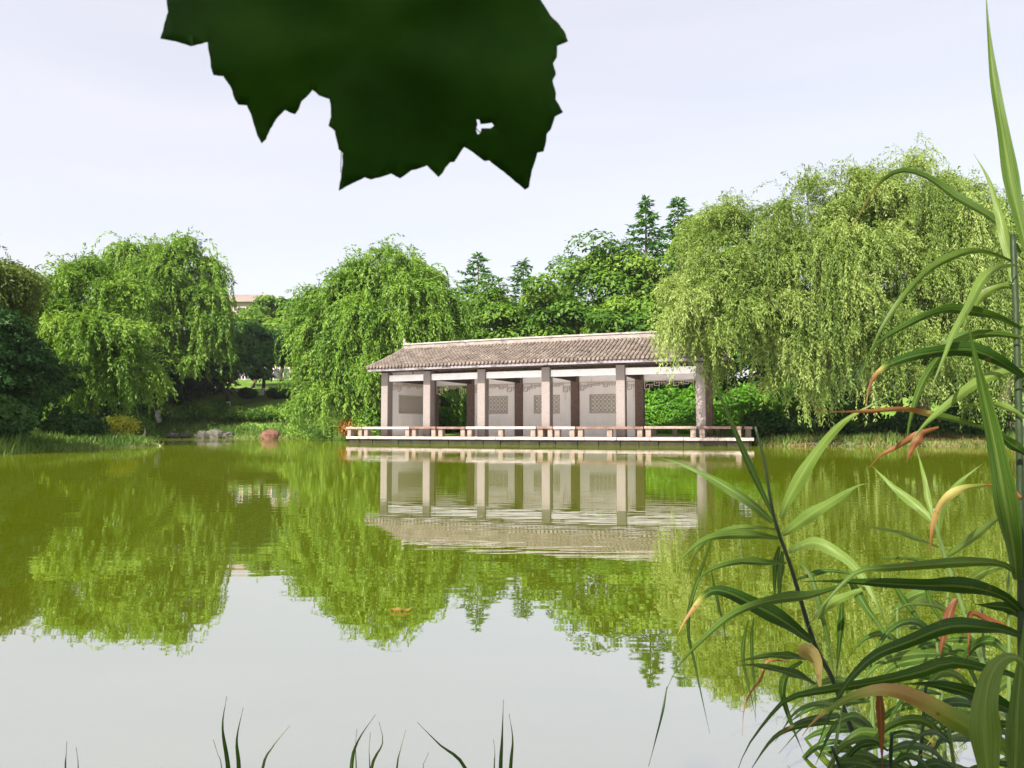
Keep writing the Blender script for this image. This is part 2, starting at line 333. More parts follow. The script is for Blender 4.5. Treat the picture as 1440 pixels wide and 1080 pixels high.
# purlins (front, middle, back) in segments
for off, z in ((0, 3.225), (PD, 3.38), (PD / 2, 4.18)):
    mb = MB(); q = np.linspace(-.4, 14.75, 12)
    for a, b_ in zip(q[:-1], q[1:]): mb.bar(pv(a, off, z), pv(b_, off, z), .14, .14)
    mb.build('purlin', M['rafter'], pav)
# king posts and short stubs over columns
for s_ in PC_S:
    MB().bar(pv(s_, PD / 2, 3.03), pv(s_, PD / 2, 4.1), .16, .16, (0, 1, 0)).build('king_post', M['rafter'], pav)
# roof: slope profile
EOFF, RZ0, EZ = -.86, 4.42, 3.33
def rz(off):
    u = abs(off - PD / 2) / (PD / 2 - EOFF); return EZ + (RZ0 - EZ) * ((1 - u) * .8 + (1 - u) ** 2 * .2)
RS0, RS1 = -.45, 14.85
mb = MB(); q = np.linspace(RS0, RS1, 26); offs = np.concatenate([np.linspace(EOFF, PD / 2, 7), np.linspace(PD / 2, PD - EOFF, 7)[1:]])
for a, b_ in zip(q[:-1], q[1:]):
    for u, v in zip(offs[:-1], offs[1:]):
        mb.quadbox([pv(a, u, rz(u) - .07), pv(b_, u, rz(u) - .07), pv(b_, v, rz(v) - .07), pv(a, v, rz(v) - .07), pv(a, u, rz(u)), pv(b_, u, rz(u)), pv(b_, v, rz(v)), pv(a, v, rz(v))])
roof = mb.build('roof', M['tile_under'], pav)
mb = MB()                                                    # pale boards added under the slopes to bounce light onto the walls
for a, b_ in zip(q[1:-2], q[2:-1]):
    for u, v in zip(offs[1:-2], offs[2:-1]):
        mb.quadbox([pv(a, u, rz(u) - .1), pv(b_, u, rz(u) - .1), pv(b_, v, rz(v) - .1), pv(a, v, rz(v) - .1), pv(a, u, rz(u) - .08), pv(b_, u, rz(u) - .08), pv(b_, v, rz(v) - .08), pv(a, v, rz(v) - .08)])
mb.build('bounce_boards', M['bounce_boards'], roof)
def tilerow(seed, back):
    rnd = random.Random(seed); mb = MB(); n = 13; o0, o1 = (EOFF - .05, PD / 2 - .1)
    for k in range(n):
        u0 = o0 + (o1 - o0) * k / n; u1 = o0 + (o1 - o0) * (k + 1.12) / n
        jx = rnd.uniform(-.008, .008); jz = rnd.uniform(0, .012)
        ra, rb = .066 + rnd.uniform(0, .006), .056
        i0 = len(mb.v)
        for (u, r, dz) in ((u0, ra, .022), (min(u1, o1), rb, .004)):
            for j in range(6):
                an = math.pi * j / 5
                y = (u if not back else PD - u)
                mb.v.append((jx + math.cos(an) * r * (1 if not back else -1), u, rz(u) + dz + jz + math.sin(an) * r * .95))
        for j in range(5): mb.f.append((i0 + j, i0 + 6 + j, i0 + 7 + j, i0 + j + 1))
        mb.f.append(tuple(i0 + j for j in range(6)))
    # round end tile at the eave
    i0 = len(mb.v); c = (0, o0 - .012, rz(o0) + .03)
    for yy in (-.012, .02):
        for j in range(8): mb.v.append((math.cos(j * math.pi / 4) * .06, o0 + yy, rz(o0) + .03 + math.sin(j * math.pi / 4) * .06))
    mb.f.append(tuple(i0 + j for j in range(8)))
    for j in range(8): mb.f.append((i0 + j, i0 + 8 + j, i0 + 8 + (j + 1) % 8, i0 + (j + 1) % 8))
    return mb.mesh('tile_row')
tms = [tilerow(k, False) for k in range(7)]
random.seed(11); sp_ = .172; n = int((RS1 - RS0) / sp_)
for k in range(n + 1):
    s_ = RS0 + .05 + k * sp_
    if s_ > RS1 - .04: break
    o = place(random.choice(tms), 'tile_row', M['tile'], roof, s_, 0, 0)
    # back slope: the same row turned round
    o2 = link('tile_row', random.choice(tms), M['tile'], roof); x, y, a = pst(s_, PD); o2.location = Vector((x, y, 0)) - ORG[pav]; o2.rotation_euler = (0, 0, a + math.pi)
# ridge
mb = MB(); q = np.linspace(RS0 + .03, RS1 - .03, 12); cap = MB()
for a, b_ in zip(q[:-1], q[1:]):
    mb.bar(pv(a, PD / 2, RZ0 + .07), pv(b_, PD / 2, RZ0 + .07), .2, .2); cap.bar(pv(a - .02, PD / 2, RZ0 + .205), pv(b_ + .02, PD / 2, RZ0 + .205), .27, .065)
rd = mb.build('ridge', M['ridge'], roof); cap.build('ridge_cap', M['ridge_cap'], roof)
for s_, dx in ((RS0, -1), (RS1, 1)):                           # upturned ridge ends
    mb = MB(); mb.tube([pv(s_ - dx * .25, PD / 2, RZ0 + .16), pv(s_ - dx * .02, PD / 2, RZ0 + .22), pv(s_ + dx * .02, PD / 2, RZ0 + .36), pv(s_ - dx * .02, PD / 2, RZ0 + .5)], [.1, .1, .075, .03], 6)
    mb.build('ridge_finial', M['ridge'], roof)
    for sg in (0, 1):                                          # gable verges
        mb = MB(); us = np.linspace(EOFF, PD / 2, 8)
        for u, v in zip(us[:-1], us[1:]):
            f = (lambda q: q) if sg == 0 else (lambda q: PD - q)
            mb.bar(pv(s_ + dx * .03, f(u), rz(u) + .0), pv(s_ + dx * .03, f(v), rz(v) + .0), .12, .15)
        mb.build('verge_board', M['tile'], roof)
    # gable wall triangle under the roof
for s_ in (PC_S[0], PC_S[-1]):
    mb = MB(); z0 = 3.03
    for u, v in zip(np.linspace(.2, PD - .2, 9)[:-1], np.linspace(.2, PD - .2, 9)[1:]):
        mb.quadbox([pv(s_ - .08, u, z0), pv(s_ + .08, u, z0), pv(s_ + .08, v, z0), pv(s_ - .08, v, z0), pv(s_ - .08, u, rz(u) - .08), pv(s_ + .08, u, rz(u) - .08), pv(s_ + .08, v, rz(v) - .08), pv(s_ - .08, v, rz(v) - .08)])
    mb.build('gable_wall', M['plaster'], pav)
# eave boards and rafters
q = np.linspace(RS0, RS1, 8)
for a, b_ in zip(q[:-1], q[1:]):
    bevel(MB().bar(pv(a + .004, EOFF + .035, EZ - .10), pv(b_ - .004, EOFF + .035, EZ - .10), .05, .15).build('eave_board', M['fascia'], roof), .006)
me = MB().bar((0, EOFF + .09, rz(EOFF + .09) - .12), (0, 1.85, rz(1.85) - .12), .06, .08).mesh('rafter')
for s_ in np.arange(RS0 + .15, RS1, .42): place(me, 'rafter', M['rafter'], roof, float(s_), 0, 0)
# walls with lattice windows
def wall_panel(A, B, win, z0, z1, wz, name='wall'):
    """A, B plan points; win=(t0,t1) along; wz=(zlow,zhigh)"""
    A = Vector((A[0], A[1], 0)); B = Vector((B[0], B[1], 0)); d = (B - A); Ln = d.length; d.normalize(); nn = Vector((d.y, -d.x, 0))
    P = lambda u, w, z: A + d * u + nn * w + Vector((0, 0, z))
    def blk(mb, u0, u1, za, zb, w0, w1): return mb.quadbox([P(u0, w1, za), P(u1, w1, za), P(u1, w0, za), P(u0, w0, za), P(u0, w1, zb), P(u1, w1, zb), P(u1, w0, zb), P(u0, w0, zb)])
    mb = MB(); t0, t1 = win
    blk(mb, 0, t0, z0, z1, -.07, .07); blk(mb, t1, Ln, z0, z1, -.07, .07); blk(mb, t0, t1, z0, wz[0], -.07, .07); blk(mb, t0, t1, wz[1], z1, -.07, .07); blk(mb, t0, t1, wz[0], wz[1], -.07, -.03)
    wl = mb.build(name, M['plaster'], pav)
    fr = MB(); fw = .05
    blk(fr, t0 - fw, t1 + fw, wz[1], wz[1] + fw, .06, .085); blk(fr, t0 - fw, t1 + fw, wz[0] - fw, wz[0], .06, .085); blk(fr, t0 - fw, t0, wz[0], wz[1], .06, .085); blk(fr, t1, t1 + fw, wz[0], wz[1], .06, .085)
    wo = fr.build('lattice_window', M['lattice'], pav)
    la = MB(); w_, h_ = t1 - t0, wz[1] - wz[0]; cs_ = h_ / 4
    def clip(u0, v0, su):                                  # diagonal bar through the opening, clipped to it
        k0 = max(0, -u0) if su > 0 else max(0, u0 - w_); k1 = min(h_, (w_ - u0) if su > 0 else u0); return k0, k1
    for k in range(-5, int(w_ / cs_) + 6):
        for su, wo_ in ((1, .012), (-1, .024)):
            u0 = k * cs_; k0, k1 = clip(u0, 0, su)
            if k1 - k0 > .03: la.bar(P(t0 + u0 + su * k0, wo_, wz[0] + k0), P(t0 + u0 + su * k1, wo_, wz[0] + k1), .026, .02, nn)
    for i in range(int(w_ / cs_)):
        for j in range(4):
            c = (t0 + (i + .5) * cs_, wz[0] + (j + .5) * cs_)
            for q in range(6): la.bar(P(c[0] + math.cos(q * math.pi / 3) * .055, .034, c[1] + math.sin(q * math.pi / 3) * .055), P(c[0] + math.cos((q + 1) * math.pi / 3) * .055, .034, c[1] + math.sin((q + 1) * math.pi / 3) * .055), .02, .016, nn)
    tag(la.build('lattice', M['lattice'], wo), kind='stuff')
    return wl
def backpts(i, j, gap=.195):
    p0, p1 = pv(PC_S[i], PD, 0), pv(PC_S[j], PD, 0); d = (p1 - p0).normalized() * gap; return p0 + d, p1 - d
for i, (f0, f1) in ((1, (.17, .80)), (2, (.25, .75)), (3, (.20, .76))):
    A_, B_ = backpts(i, i + 1); Ln = (B_ - A_).length
    wall_panel(A_, B_, (Ln * f0, Ln * f1), DK + .002, 2.748, (1.38, 2.14))
p0 = pv(PC_S[0], cw / 2 + .03, 0); p1 = pv(PC_S[0], PD - .175, 0)
Ln = (p1 - p0).length; wall_panel(p0, p1, (Ln * .18, Ln * .78), DK + .002, 2.777, (1.38, 2.14), 'end_wall')
# hanging fretwork under the back beams
def fret(A, B, ztop):
    d = (B - A); Ln = d.length; d.normalize(); nn = Vector((d.y, -d.x, 0)); mb = MB(); P = lambda u, z: A + d * u + nn * .125 + Vector((0, 0, z))
    def h(u0, u1, z): mb.bar(P(u0, z), P(u1, z), .03, .03)
    def v(u, z0, z1): mb.bar(P(u, z0), P(u, z1), .03, .03, nn)
    h(.0, Ln, ztop - .03); n = max(4, int(Ln / .36)); c = Ln / n
    for k in range(n):
        u = k * c; e = abs((k + .5) / n - .5) * 2; dp = .17 + .2 * (e > .6) + .06 * (k % 2)
        v(u + .04, ztop - .04, ztop - dp); h(u + .04, u + c * .6, ztop - dp); v(u + c * .6, ztop - dp, ztop - dp * .45); h(u + c * .28, u + c, ztop - dp * .45); v(u + c * .85, ztop - dp * .45, ztop - dp * .85); v(u + c * .28, ztop - dp * .45, ztop - dp * .72)
    mb.build('hanging_fretwork', M['fret'], pav)
for i in range(5):
    A_, B_ = backpts(i, i + 1, .20); fret(A_, B_, 2.745)
fret(p0 + Vector((0, 0, 0)), p1, 2.775)
# waterside bench
segs = [(490, 512, 'wood_tan'), (513, 578, 'wood_pale'), (579.5, 615, 'wood_brown'), (617, 656, 'wood_brown'), (657.5, 755, 'wood_pale'), (756.5, 779, 'wood_brown'), (780, 810, 'wood_pale'), (811.5, 905, 'wood_brown'), (906.5, 980, 'wood_tan'), (981.5, 1043, 'wood_brown')]
for x0, x1, mm in segs:
    a, b_ = pix_s(x0, -.5), pix_s(x1, -.5); zt = .725 + random.uniform(-.008, .008)
    bo = MB(); n_ = 2 if b_ - a > 2 else 1; q = np.linspace(a, b_, n_ + 1)
    for u, v in zip(q[:-1], q[1:]): bo.quadbox([pv(u, -.66, zt - .1), pv(v, -.66, zt - .1), pv(v, -.28, zt - .1), pv(u, -.28, zt - .1), pv(u, -.66, zt), pv(v, -.66, zt), pv(v, -.28, zt), pv(u, -.28, zt)])
    bo = bevel(bo.build('bench_seat', M[mm], pav), .012)
    for s_ in np.linspace(a + .14, b_ - .14, max(2, int((b_ - a) / 1.25) + 1) if b_ - a > .8 else 1 + (b_ - a > .5)):
        bevel(MB().box((pst(s_, -.47)[0], pst(s_, -.47)[1], (DK + zt - .1) / 2), .2, .24, zt - .1 - DK - .004, pst(s_, 0)[2]).build('bench_support', M['wood_tan'], bo), .01)
a, b_ = PC_S[4] + .4, 15.4                                     # bench along the back of the open bay
bo = MB().quadbox([pv(a, PD + .1, .62), pv(b_, PD + .1, .62), pv(b_, PD + .45, .62), pv(a, PD + .45, .62), pv(a, PD + .1, .72), pv(b_, PD + .1, .72), pv(b_, PD + .45, .72), pv(a, PD + .45, .72)]).build('bench_seat', M['wood_tan'], pav)
for s_ in np.linspace(a + .2, b_ - .2, 5): MB().box((pst(s_, PD + .27)[0], pst(s_, PD + .27)[1], .462), .2, .22, .31, pst(s_, 0)[2]).build('bench_support', M['wood_tan'], bo)
bo = MB().quadbox([pv(15.4, .1, .62), pv(15.7, .1, .62), pv(15.7, 2.9, .62), pv(15.4, 2.9, .62), pv(15.4, .1, .72), pv(15.7, .1, .72), pv(15.7, 2.9, .72), pv(15.4, 2.9, .72)]).build('bench_seat', M['wood_tan'], pav)
for u in (.4, 1.5, 2.6): MB().box((pst(15.55, u)[0], pst(15.55, u)[1], .462), .2, .22, .31, pst(15, 0)[2]).build('bench_support', M['wood_tan'], bo)

# ------------------------------------------------------------------ trees
def limb(a, b, r0, r1, rng, n=6, sag=0.0, wig=.06):
    a = np.array(a, float); b = np.array(b, float); L_ = np.linalg.norm(b - a); P = []; R = []
    w1, w2 = rng.normal(size=3) * wig * L_, rng.normal(size=3) * wig * L_
    for k in range(n + 1):
        u = k / n; P.append(a + (b - a) * u + (w1 * math.sin(u * math.pi) + w2 * math.sin(u * 2 * math.pi) * .5) + np.array([0, 0, sag * L_ * math.sin(u * math.pi)])); R.append(r0 + (r1 - r0) * u)
    return P, R
def trunk_mesh(root, base, fork, ends, r, rng, wash=0):
    mb = MB(); P, R = limb(base + np.array([0, 0, -.35]), fork, r * 1.25, r * .8, rng, 7); mb.tube(P, R, 9)
    for e in ends:
        P2, R2 = limb(fork - np.array([0, 0, .05]), e, r * .5, r * .08, rng, 7, .12); mb.tube(P2, R2, 6)
    tr = mb.build('trunk', M['bark'], root, True)
    if wash:
        w = MB(); P3 = [P[0] * (1 - q) + P[-1] * q for q in (0, 1)]
        pts = []; rr = []
        for q in np.linspace(0, 1, 8):
            i = q * wash / (fork[2] - base[2] + .35) * 7; k = min(int(i), 6); fr_ = i - k
            pts.append(P[k] * (1 - fr_) + P[k + 1] * fr_); rr.append((R[k] * (1 - fr_) + R[k + 1] * fr_) * 1.04 + .004)
        w.tube(pts, rr, 9); w.build('whitewashed_base', M['whitewash'], tr, True)
    return tr
def willow(name, label, bx, by, seed, mat, lobes, dens_t=1.0, strands=11, leaf=(.17, .042), low=.9, wash=0, group=None, dens=2, step=.085, longp=.16, lmin=.6, lmax=1.7, tr=.026):
    """lobes: (pixel x, pixel y, depth offset, radius in pixels) of the rounded masses that make up the crown"""
    rng = np.random.default_rng(seed); bz = gz(bx, by); base = np.array([bx, by, bz])
    root = empty(name, base, label, 'tree', group)
    lob = [(np.array(PX(x, y, by + dy)), r / F * (by + dy)) for x, y, dy, r in lobes]
    top = max(c[2] + r for c, r in lob); h = top - bz
    fork = base + np.array([rng.normal() * .2, rng.normal() * .2, h * .27])
    trunk_mesh(root, base, fork, [c + np.array([0, 0, r * .35]) for c, r in lob], tr * h, rng, wash)
    roots = []; outs = []; lens = []; tints = []
    for c, r in lob:
        ncl = int(dens_t * 3.6 * r * r) + 3
        for _ in range(ncl):
            v = nrm(rng.normal(size=3)); v[2] = abs(v[2]) * 1.1 - .35
            if v[1] > .3 and rng.random() < .5: v[1] = -v[1]
            v = nrm(v); qc = c + v * np.array([r, r * .9, r * .9]) * rng.uniform(.5, 1.0) ** .5 * (1 + .12 * rng.normal()); tc_ = rng.random(); lc = rng.uniform(lmin, lmax) if rng.random() > longp else -1
            for _k in range(rng.integers(3, 7)):
                q = qc + rng.normal(size=3) * np.array([.26, .26, .12]) * (r / 1.6) ** .5
                o_ = q[:2] - base[:2]; o_ = o_ / (np.linalg.norm(o_) + .1); avail = q[2] - bz - low
                if avail < .3: continue
                roots.append(q); outs.append(np.array([o_[0] * .25 + v[0] * .8, o_[1] * .25 + v[1] * .8, .45 + .9 * max(0, v[2])]))
                lens.append(min(lc * rng.uniform(.7, 1.2) if lc > 0 else rng.uniform(1.4, max(1.6, avail)), avail)); tints.append(tc_ * .75 + .25 * rng.random())
    roots = np.array(roots); outs = np.array(outs); lens = np.array(lens); nt_ = len(roots); tt = np.array(tints)
    idx = np.repeat(np.arange(nt_), strands); n = len(idx)
    p = roots[idx] + rng.normal(size=(n, 3)) * np.array([.13, .13, .1]); d = nrm(outs[idx] * rng.uniform(.5, 1.2, (n, 1)) + rng.normal(size=(n, 3)) * .4)
    ln = lens[idx] * rng.uniform(.45, 1.15, n); ms = int(ln.max() / step) + 1; Vs = []; T = []
    sway = rng.normal(size=(n, 3)) * np.array([.05, .05, 0]); grav = rng.uniform(.1, .2, (n, 1))
    for k in range(ms):
        act = ln > k * step
        if not act.any(): break
        d = nrm(d * (1 - grav) + np.array([0, 0, -1.]) * grav + sway * .3 + rng.normal(size=(n, 3)) * .04); p = p + d * step
        ii = np.nonzero(act & (p[:, 2] > bz + .2))[0]
        for _ in range(dens):
            m_ = len(ii); side = rng.normal(size=(m_, 3)); A = nrm(d[ii] * .9 + nrm(side) * .75 + np.array([0, 0, -.2]))
            Vs.append(cards(p[ii] + rng.normal(size=(m_, 3)) * .03, A, rng.normal(size=(m_, 3)) * .55 + np.array([-.25, -.5, .6]), leaf[0] * rng.uniform(.65, 1.25, m_), leaf[1] * rng.uniform(.7, 1.3, m_)))
            T.append(tt[idx[ii]] * .8 + .2 * rng.random(m_))
    V = np.concatenate(Vs); T = np.concatenate(T); CNT.append((label[:30], len(V)))
    poly_np('crown', V, 4, M[mat], root, T)
    return root
def broadleaf(name, label, bx, by, h, rad, seed, mat, ncl=60, per=170, leaf=(.3, .17), flat=.75, cz=None, clump=None, wash=0, group=None, bottom=.3, tr=.022, cat='tree'):
    rng = np.random.default_rng(seed); bz = gz(bx, by); base = np.array([bx, by, bz]); root = empty(name, base, label, cat, group)
    c0 = base + np.array([0, 0, h - rad * flat if cz is None else cz]); cl = clump or rad * .3
    cs = []
    while len(cs) < ncl:
        v = nrm(rng.normal(size=3)); u = rng.uniform(.45, 1) ** .6
        q = c0 + v * u * np.array([rad - cl * .6, rad - cl * .6, rad * flat - cl * .5]) * (1 + .13 * math.sin(v[0] * 5 + seed) * math.cos(v[1] * 4 + v[2] * 3))
        if q[2] < bz + bottom * h: continue
        cs.append(q)
    cs = np.array(cs); fork = base + np.array([rng.normal() * .15, rng.normal() * .15, max(h * .28, bottom * h * .8)])
    trunk_mesh(root, base, fork, [cs[i] for i in rng.choice(ncl, min(9, ncl), False)], tr * h, rng, wash)
    idx = np.repeat(np.arange(ncl), per); n = len(idx); v = nrm(rng.normal(size=(n, 3))); v[:, 2] = np.abs(v[:, 2]) - .35 * rng.random(n); v = nrm(v)
    rr = cl * rng.uniform(.65, 1.25, ncl)[idx] * rng.uniform(.55, 1.0, n) ** .7
    P = cs[idx] + v * rr[:, None] * np.array([1.1, 1.1, .72])
    nn = nrm(v * .8 + np.array([0, -.15, .6]) + rng.normal(size=(n, 3)) * .35); A = nrm(np.cross(nn, rng.normal(size=(n, 3))) + np.array([0, 0, -.25]))
    poly_np('crown', cards(P, A, nn, leaf[0] * rng.uniform(.6, 1.25, n), leaf[1] * rng.uniform(.7, 1.3, n)), 4, M[mat], root, rng.random(ncl)[idx] * .85 + .15 * rng.random(n))
    return root
def conifer(name, label, bx, by, h, rad, seed, mat='conifer', group=None, z0=.12, sp=.52):
    rng = np.random.default_rng(seed); bz = gz(bx, by); base = np.array([bx, by, bz]); root = empty(name, base, label, 'tree', group)
    MB().tube([base + np.array([0, 0, q]) for q in (-.3, h * .3, h * .7, h)], [.02 * h, .015 * h, .007 * h, .01], 7).build('trunk', M['bark'], root, True)
    Vs = []; T = []; z = h * z0
    while z < h - .1:
        u = 1 - z / h; nb = 4 + int(4 * u); a0 = rng.uniform(0, 6)
        for k in range(nb):
            an = a0 + 2 * math.pi * k / nb + rng.normal() * .25; L_ = rad * (u ** .85) * rng.uniform(.5, 1.15) + .12; d = np.array([math.cos(an), math.sin(an), rng.uniform(-.05, .35)])
            m_ = int(L_ / .07) + 3; s_ = rng.uniform(.12, 1, m_); P = base + np.array([0, 0, z]) + d * (s_ * L_)[:, None] + np.array([0, 0, -.12]) * (s_ ** 2 * L_)[:, None]
            sd = np.cross(d, [0, 0, 1]); sgn = rng.choice([-1, 1], m_)[:, None]
            A = nrm(d * .7 + sd * sgn * .8 + rng.normal(size=(m_, 3)) * .3 + np.array([0, 0, -.15]))
            Vs.append(cards(P, A, rng.normal(size=(m_, 3)) * .4 + np.array([0, 0, 1.]), rng.uniform(.3, .6, m_), rng.uniform(.1, .2, m_))); T.append(np.full(m_, rng.random()))
        z += sp * rng.uniform(.6, 1.2) * (.5 + .6 * u)
    poly_np('crown', np.concatenate(Vs), 4, M[mat], root, np.concatenate(T)); return root
def shrub(name, label, cx_, cy_, sx, sy, sz, seed, mat, n=2500, leaf=(.14, .08), z0=None, box=False, group=None, cat='shrub', rot=0, up=.5):
    rng = np.random.default_rng(seed); bz = gz(cx_, cy_) if z0 is None else z0; base = np.array([cx_, cy_, bz]); root = empty(name, base, label, cat, group)
    for k in range(4 if sx < 6 else 10):
        ex, ey = rng.uniform(-.4, .4) * sx, rng.uniform(-.4, .4) * sy; e = base + np.array([ex * math.cos(rot) - ey * math.sin(rot), ex * math.sin(rot) + ey * math.cos(rot), sz * rng.uniform(.5, .85)])
        P, R = limb(base + np.array([(e - base)[0] * (.5 if sx < 6 else 1), (e - base)[1] * (.5 if sx < 6 else 1), -.1]), e, .03, .008, rng, 4); MB().tube(P, R, 5).build('stem', M['bark'], root)
    if box: v = rng.uniform(-1, 1, (n, 3)); ax = rng.integers(0, 3, n); v[np.arange(n), ax] = np.sign(v[np.arange(n), ax]) * rng.uniform(.8, 1.03, n); v[:, 2] = np.abs(v[:, 2]) if False else v[:, 2]
    else: v = nrm(rng.normal(size=(n, 3))) * (rng.uniform(.4, 1, n) ** .5)[:, None] * (1 + .14 * np.sin(rng.integers(0, 9, n)))[:, None]
    P = np.stack([v[:, 0] * sx / 2, v[:, 1] * sy / 2, (v[:, 2] * .5 + .5) * sz], 1)
    P[:, 2] *= 1 + .07 * np.sin(P[:, 0] * 3 + seed); ca, sa = math.cos(rot), math.sin(rot)
    P = np.stack([P[:, 0] * ca - P[:, 1] * sa, P[:, 0] * sa + P[:, 1] * ca, np.maximum(P[:, 2], .02)], 1) + base
    nn = nrm(v + np.array([0, 0, up]) + rng.normal(size=(n, 3)) * .6); A = nrm(np.cross(nn, rng.normal(size=(n, 3))) + np.array([0, 0, .3]))
    poly_np('foliage', cards(P, A, nn, leaf[0] * rng.uniform(.6, 1.3, n), leaf[1] * rng.uniform(.7, 1.3, n)), 4, M[mat], root, .5 + .5 * np.sin(P[:, 0] * 2.1 + P[:, 2] * 3 + seed) * .6)
    return root
def T(x, Y): return GX(x, Y), Y
def H_(y, x, Y): return ZY(y, Y) - gz(GX(x, Y), Y)
# willows
willow('willow_tree', 'huge pale green weeping willow overhanging the right end of the pavilion', *T(1165, 30.2), 21, 'willow_pale',
    [(966, 444, -3.6, 28), (1000, 395, -3.0, 44), (1026, 452, -3.4, 40), (1040, 345, -1.8, 62), (1060, 440, -2.4, 62), (1110, 305, -.6, 58), (1110, 400, -2.2, 70), (1175, 290, -.2, 62), (1180, 375, -1.6, 75), (1150, 470, -2.2, 62), (1095, 500, -2.4, 44), (1225, 330, 0, 60), (1205, 455, -2, 55), (1010, 330, 0, 36), (1000, 462, -3.6, 26)], longp=.14, leaf=(.14, .039), step=.075)
willow('willow_tree', 'tall pale weeping willow standing on the bank behind the reeds', *T(1310, 30.5), 22, 'willow_pale',
    [(1280, 268, 0, 46), (1335, 292, .2, 44), (1240, 300, -.2, 45), (1300, 330, -1, 72), (1365, 350, -.5, 52), (1260, 400, -1.6, 65), (1330, 410, -1.4, 65), (1395, 420, -.5, 50), (1285, 480, -2, 55), (1360, 490, -1.5, 50), (1230, 480, -1.8, 40), (1270, 540, -2.6, 28), (1112, 540, -2.8, 26)], longp=.22, leaf=(.14, .039), step=.075, low=.25)
willow('willow_tree', 'bright green weeping willow beside the left end of the pavilion', *T(545, 43), 23, 'willow',
    [(568, 388, .5, 36), (528, 398, 0, 38), (492, 415, .3, 36), (598, 425, .5, 34), (550, 450, -1, 55), (482, 470, -.6, 46), (590, 490, -.6, 44), (460, 525, -.8, 32), (520, 525, -1.6, 56), (565, 545, -1.4, 44), (480, 560, -1.5, 34), (456, 566, -.8, 22)], leaf=(.24, .075), low=.3, longp=.22, lmax=2.1, step=.115, strands=9)
willow('willow_tree', 'broad weeping willow on the bank behind the yellow flowering shrub', *T(120, 35), 24, 'willow',
    [(60, 430, .5, 38), (105, 415, .3, 38), (150, 415, .5, 42), (90, 470, -.6, 52), (145, 485, -.8, 50), (40, 470, 0, 40), (175, 530, -1.2, 26), (105, 530, -1, 36), (60, 520, 0, 40)], leaf=(.2, .06), low=.7, longp=.2, step=.095)
willow('willow_tree', 'tallest left bank willow, with a whitewashed trunk foot', *T(224, 57), 25, 'willow',
    [(200, 378, .5, 32), (245, 380, .4, 33), (222, 415, -.3, 44), (270, 418, 0, 34), (180, 425, 0, 38), (248, 465, -1, 42), (288, 452, -.2, 28), (195, 475, -1, 40), (298, 495, -.2, 20), (270, 508, -.6, 24)], dens_t=.55, leaf=(.3, .09), low=3.0, longp=.14, wash=1.3, step=.13, lmin=.9, lmax=2.4, tr=.012)
willow('willow_tree', 'olive tinged willow rising above the dark bushy bank tree', *T(-60, 27), 26, 'willow_olive',
    [(-45, 375, 0, 50), (-10, 395, -.3, 36), (-70, 430, -.5, 60), (0, 440, 0, 32)], leaf=(.17, .05), low=1.5)
# near left dark bank tree
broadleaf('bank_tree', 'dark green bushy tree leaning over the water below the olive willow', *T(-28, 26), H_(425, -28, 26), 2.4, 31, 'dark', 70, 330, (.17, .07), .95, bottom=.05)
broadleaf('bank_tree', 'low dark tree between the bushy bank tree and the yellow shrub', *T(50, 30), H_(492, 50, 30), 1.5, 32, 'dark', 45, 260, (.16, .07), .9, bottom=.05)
broadleaf('bank_tree', 'tall spreading tree on the left bank shading the grass below', -22.5, 22.0, 7.0, 3.2, 33, 'broad', 70, 120, (.3, .16), .8, bottom=.3)  # out of view, added to throw shade on the bank grass
broadleaf('bank_tree', 'round tree at the bend of the left bank', -17.8, 17.0, 7.5, 3.1, 34, 'broad', 60, 110, (.3, .16), .85, bottom=.25)  # second added shade caster, outside the frame
# left middle distance
broadleaf('park_tree', 'round dark tree with whitewashed trunk on the sunny lawn', *T(366, 66), H_(448, 366, 66), 3.5, 41, 'dark', 55, 170, (.36, .2), .85, bottom=.42, wash=.9)
broadleaf('park_tree', 'small dark tree beside the round lawn tree, toward the bright willow', *T(428, 68), H_(470, 428, 68), 2.2, 42, 'dark', 40, 150, (.36, .2), .8, bottom=.48)
broadleaf('park_tree', 'lime green tree rising behind the round dark lawn tree', *T(352, 76), H_(438, 352, 76), 4.0, 43, 'lime', 45, 170, (.42, .24), .7, bottom=.5)
broadleaf('park_tree', 'yellow green spreading tree behind the small dark lawn tree', *T(432, 74), H_(440, 432, 74), 4.0, 44, 'broad', 50, 170, (.42, .24), .7, bottom=.5)
broadleaf('park_tree', 'darker domed tree in front of the pink roofed building', *T(396, 84), H_(414, 396, 84), 4.2, 45, 'camphor', 60, 170, (.46, .26), .7, bottom=.45)
broadleaf('park_tree', 'deep shaded tree behind the whitewashed willow', *T(323, 60), H_(462, 323, 60), 3.6, 46, 'dark', 60, 170, (.34, .18), .95, bottom=.42, wash=1.0)
broadleaf('park_tree', 'shaded tree behind the willow by the yellow shrub', *T(140, 53), H_(430, 140, 53), 4.8, 47, 'dark', 60, 180, (.34, .18), .95, bottom=.05)
broadleaf('park_tree', 'shaded tree filling the gap behind the olive willow', *T(10, 42), H_(420, 10, 42), 4.8, 48, 'dark', 60, 180, (.32, .17), .95, bottom=.05)
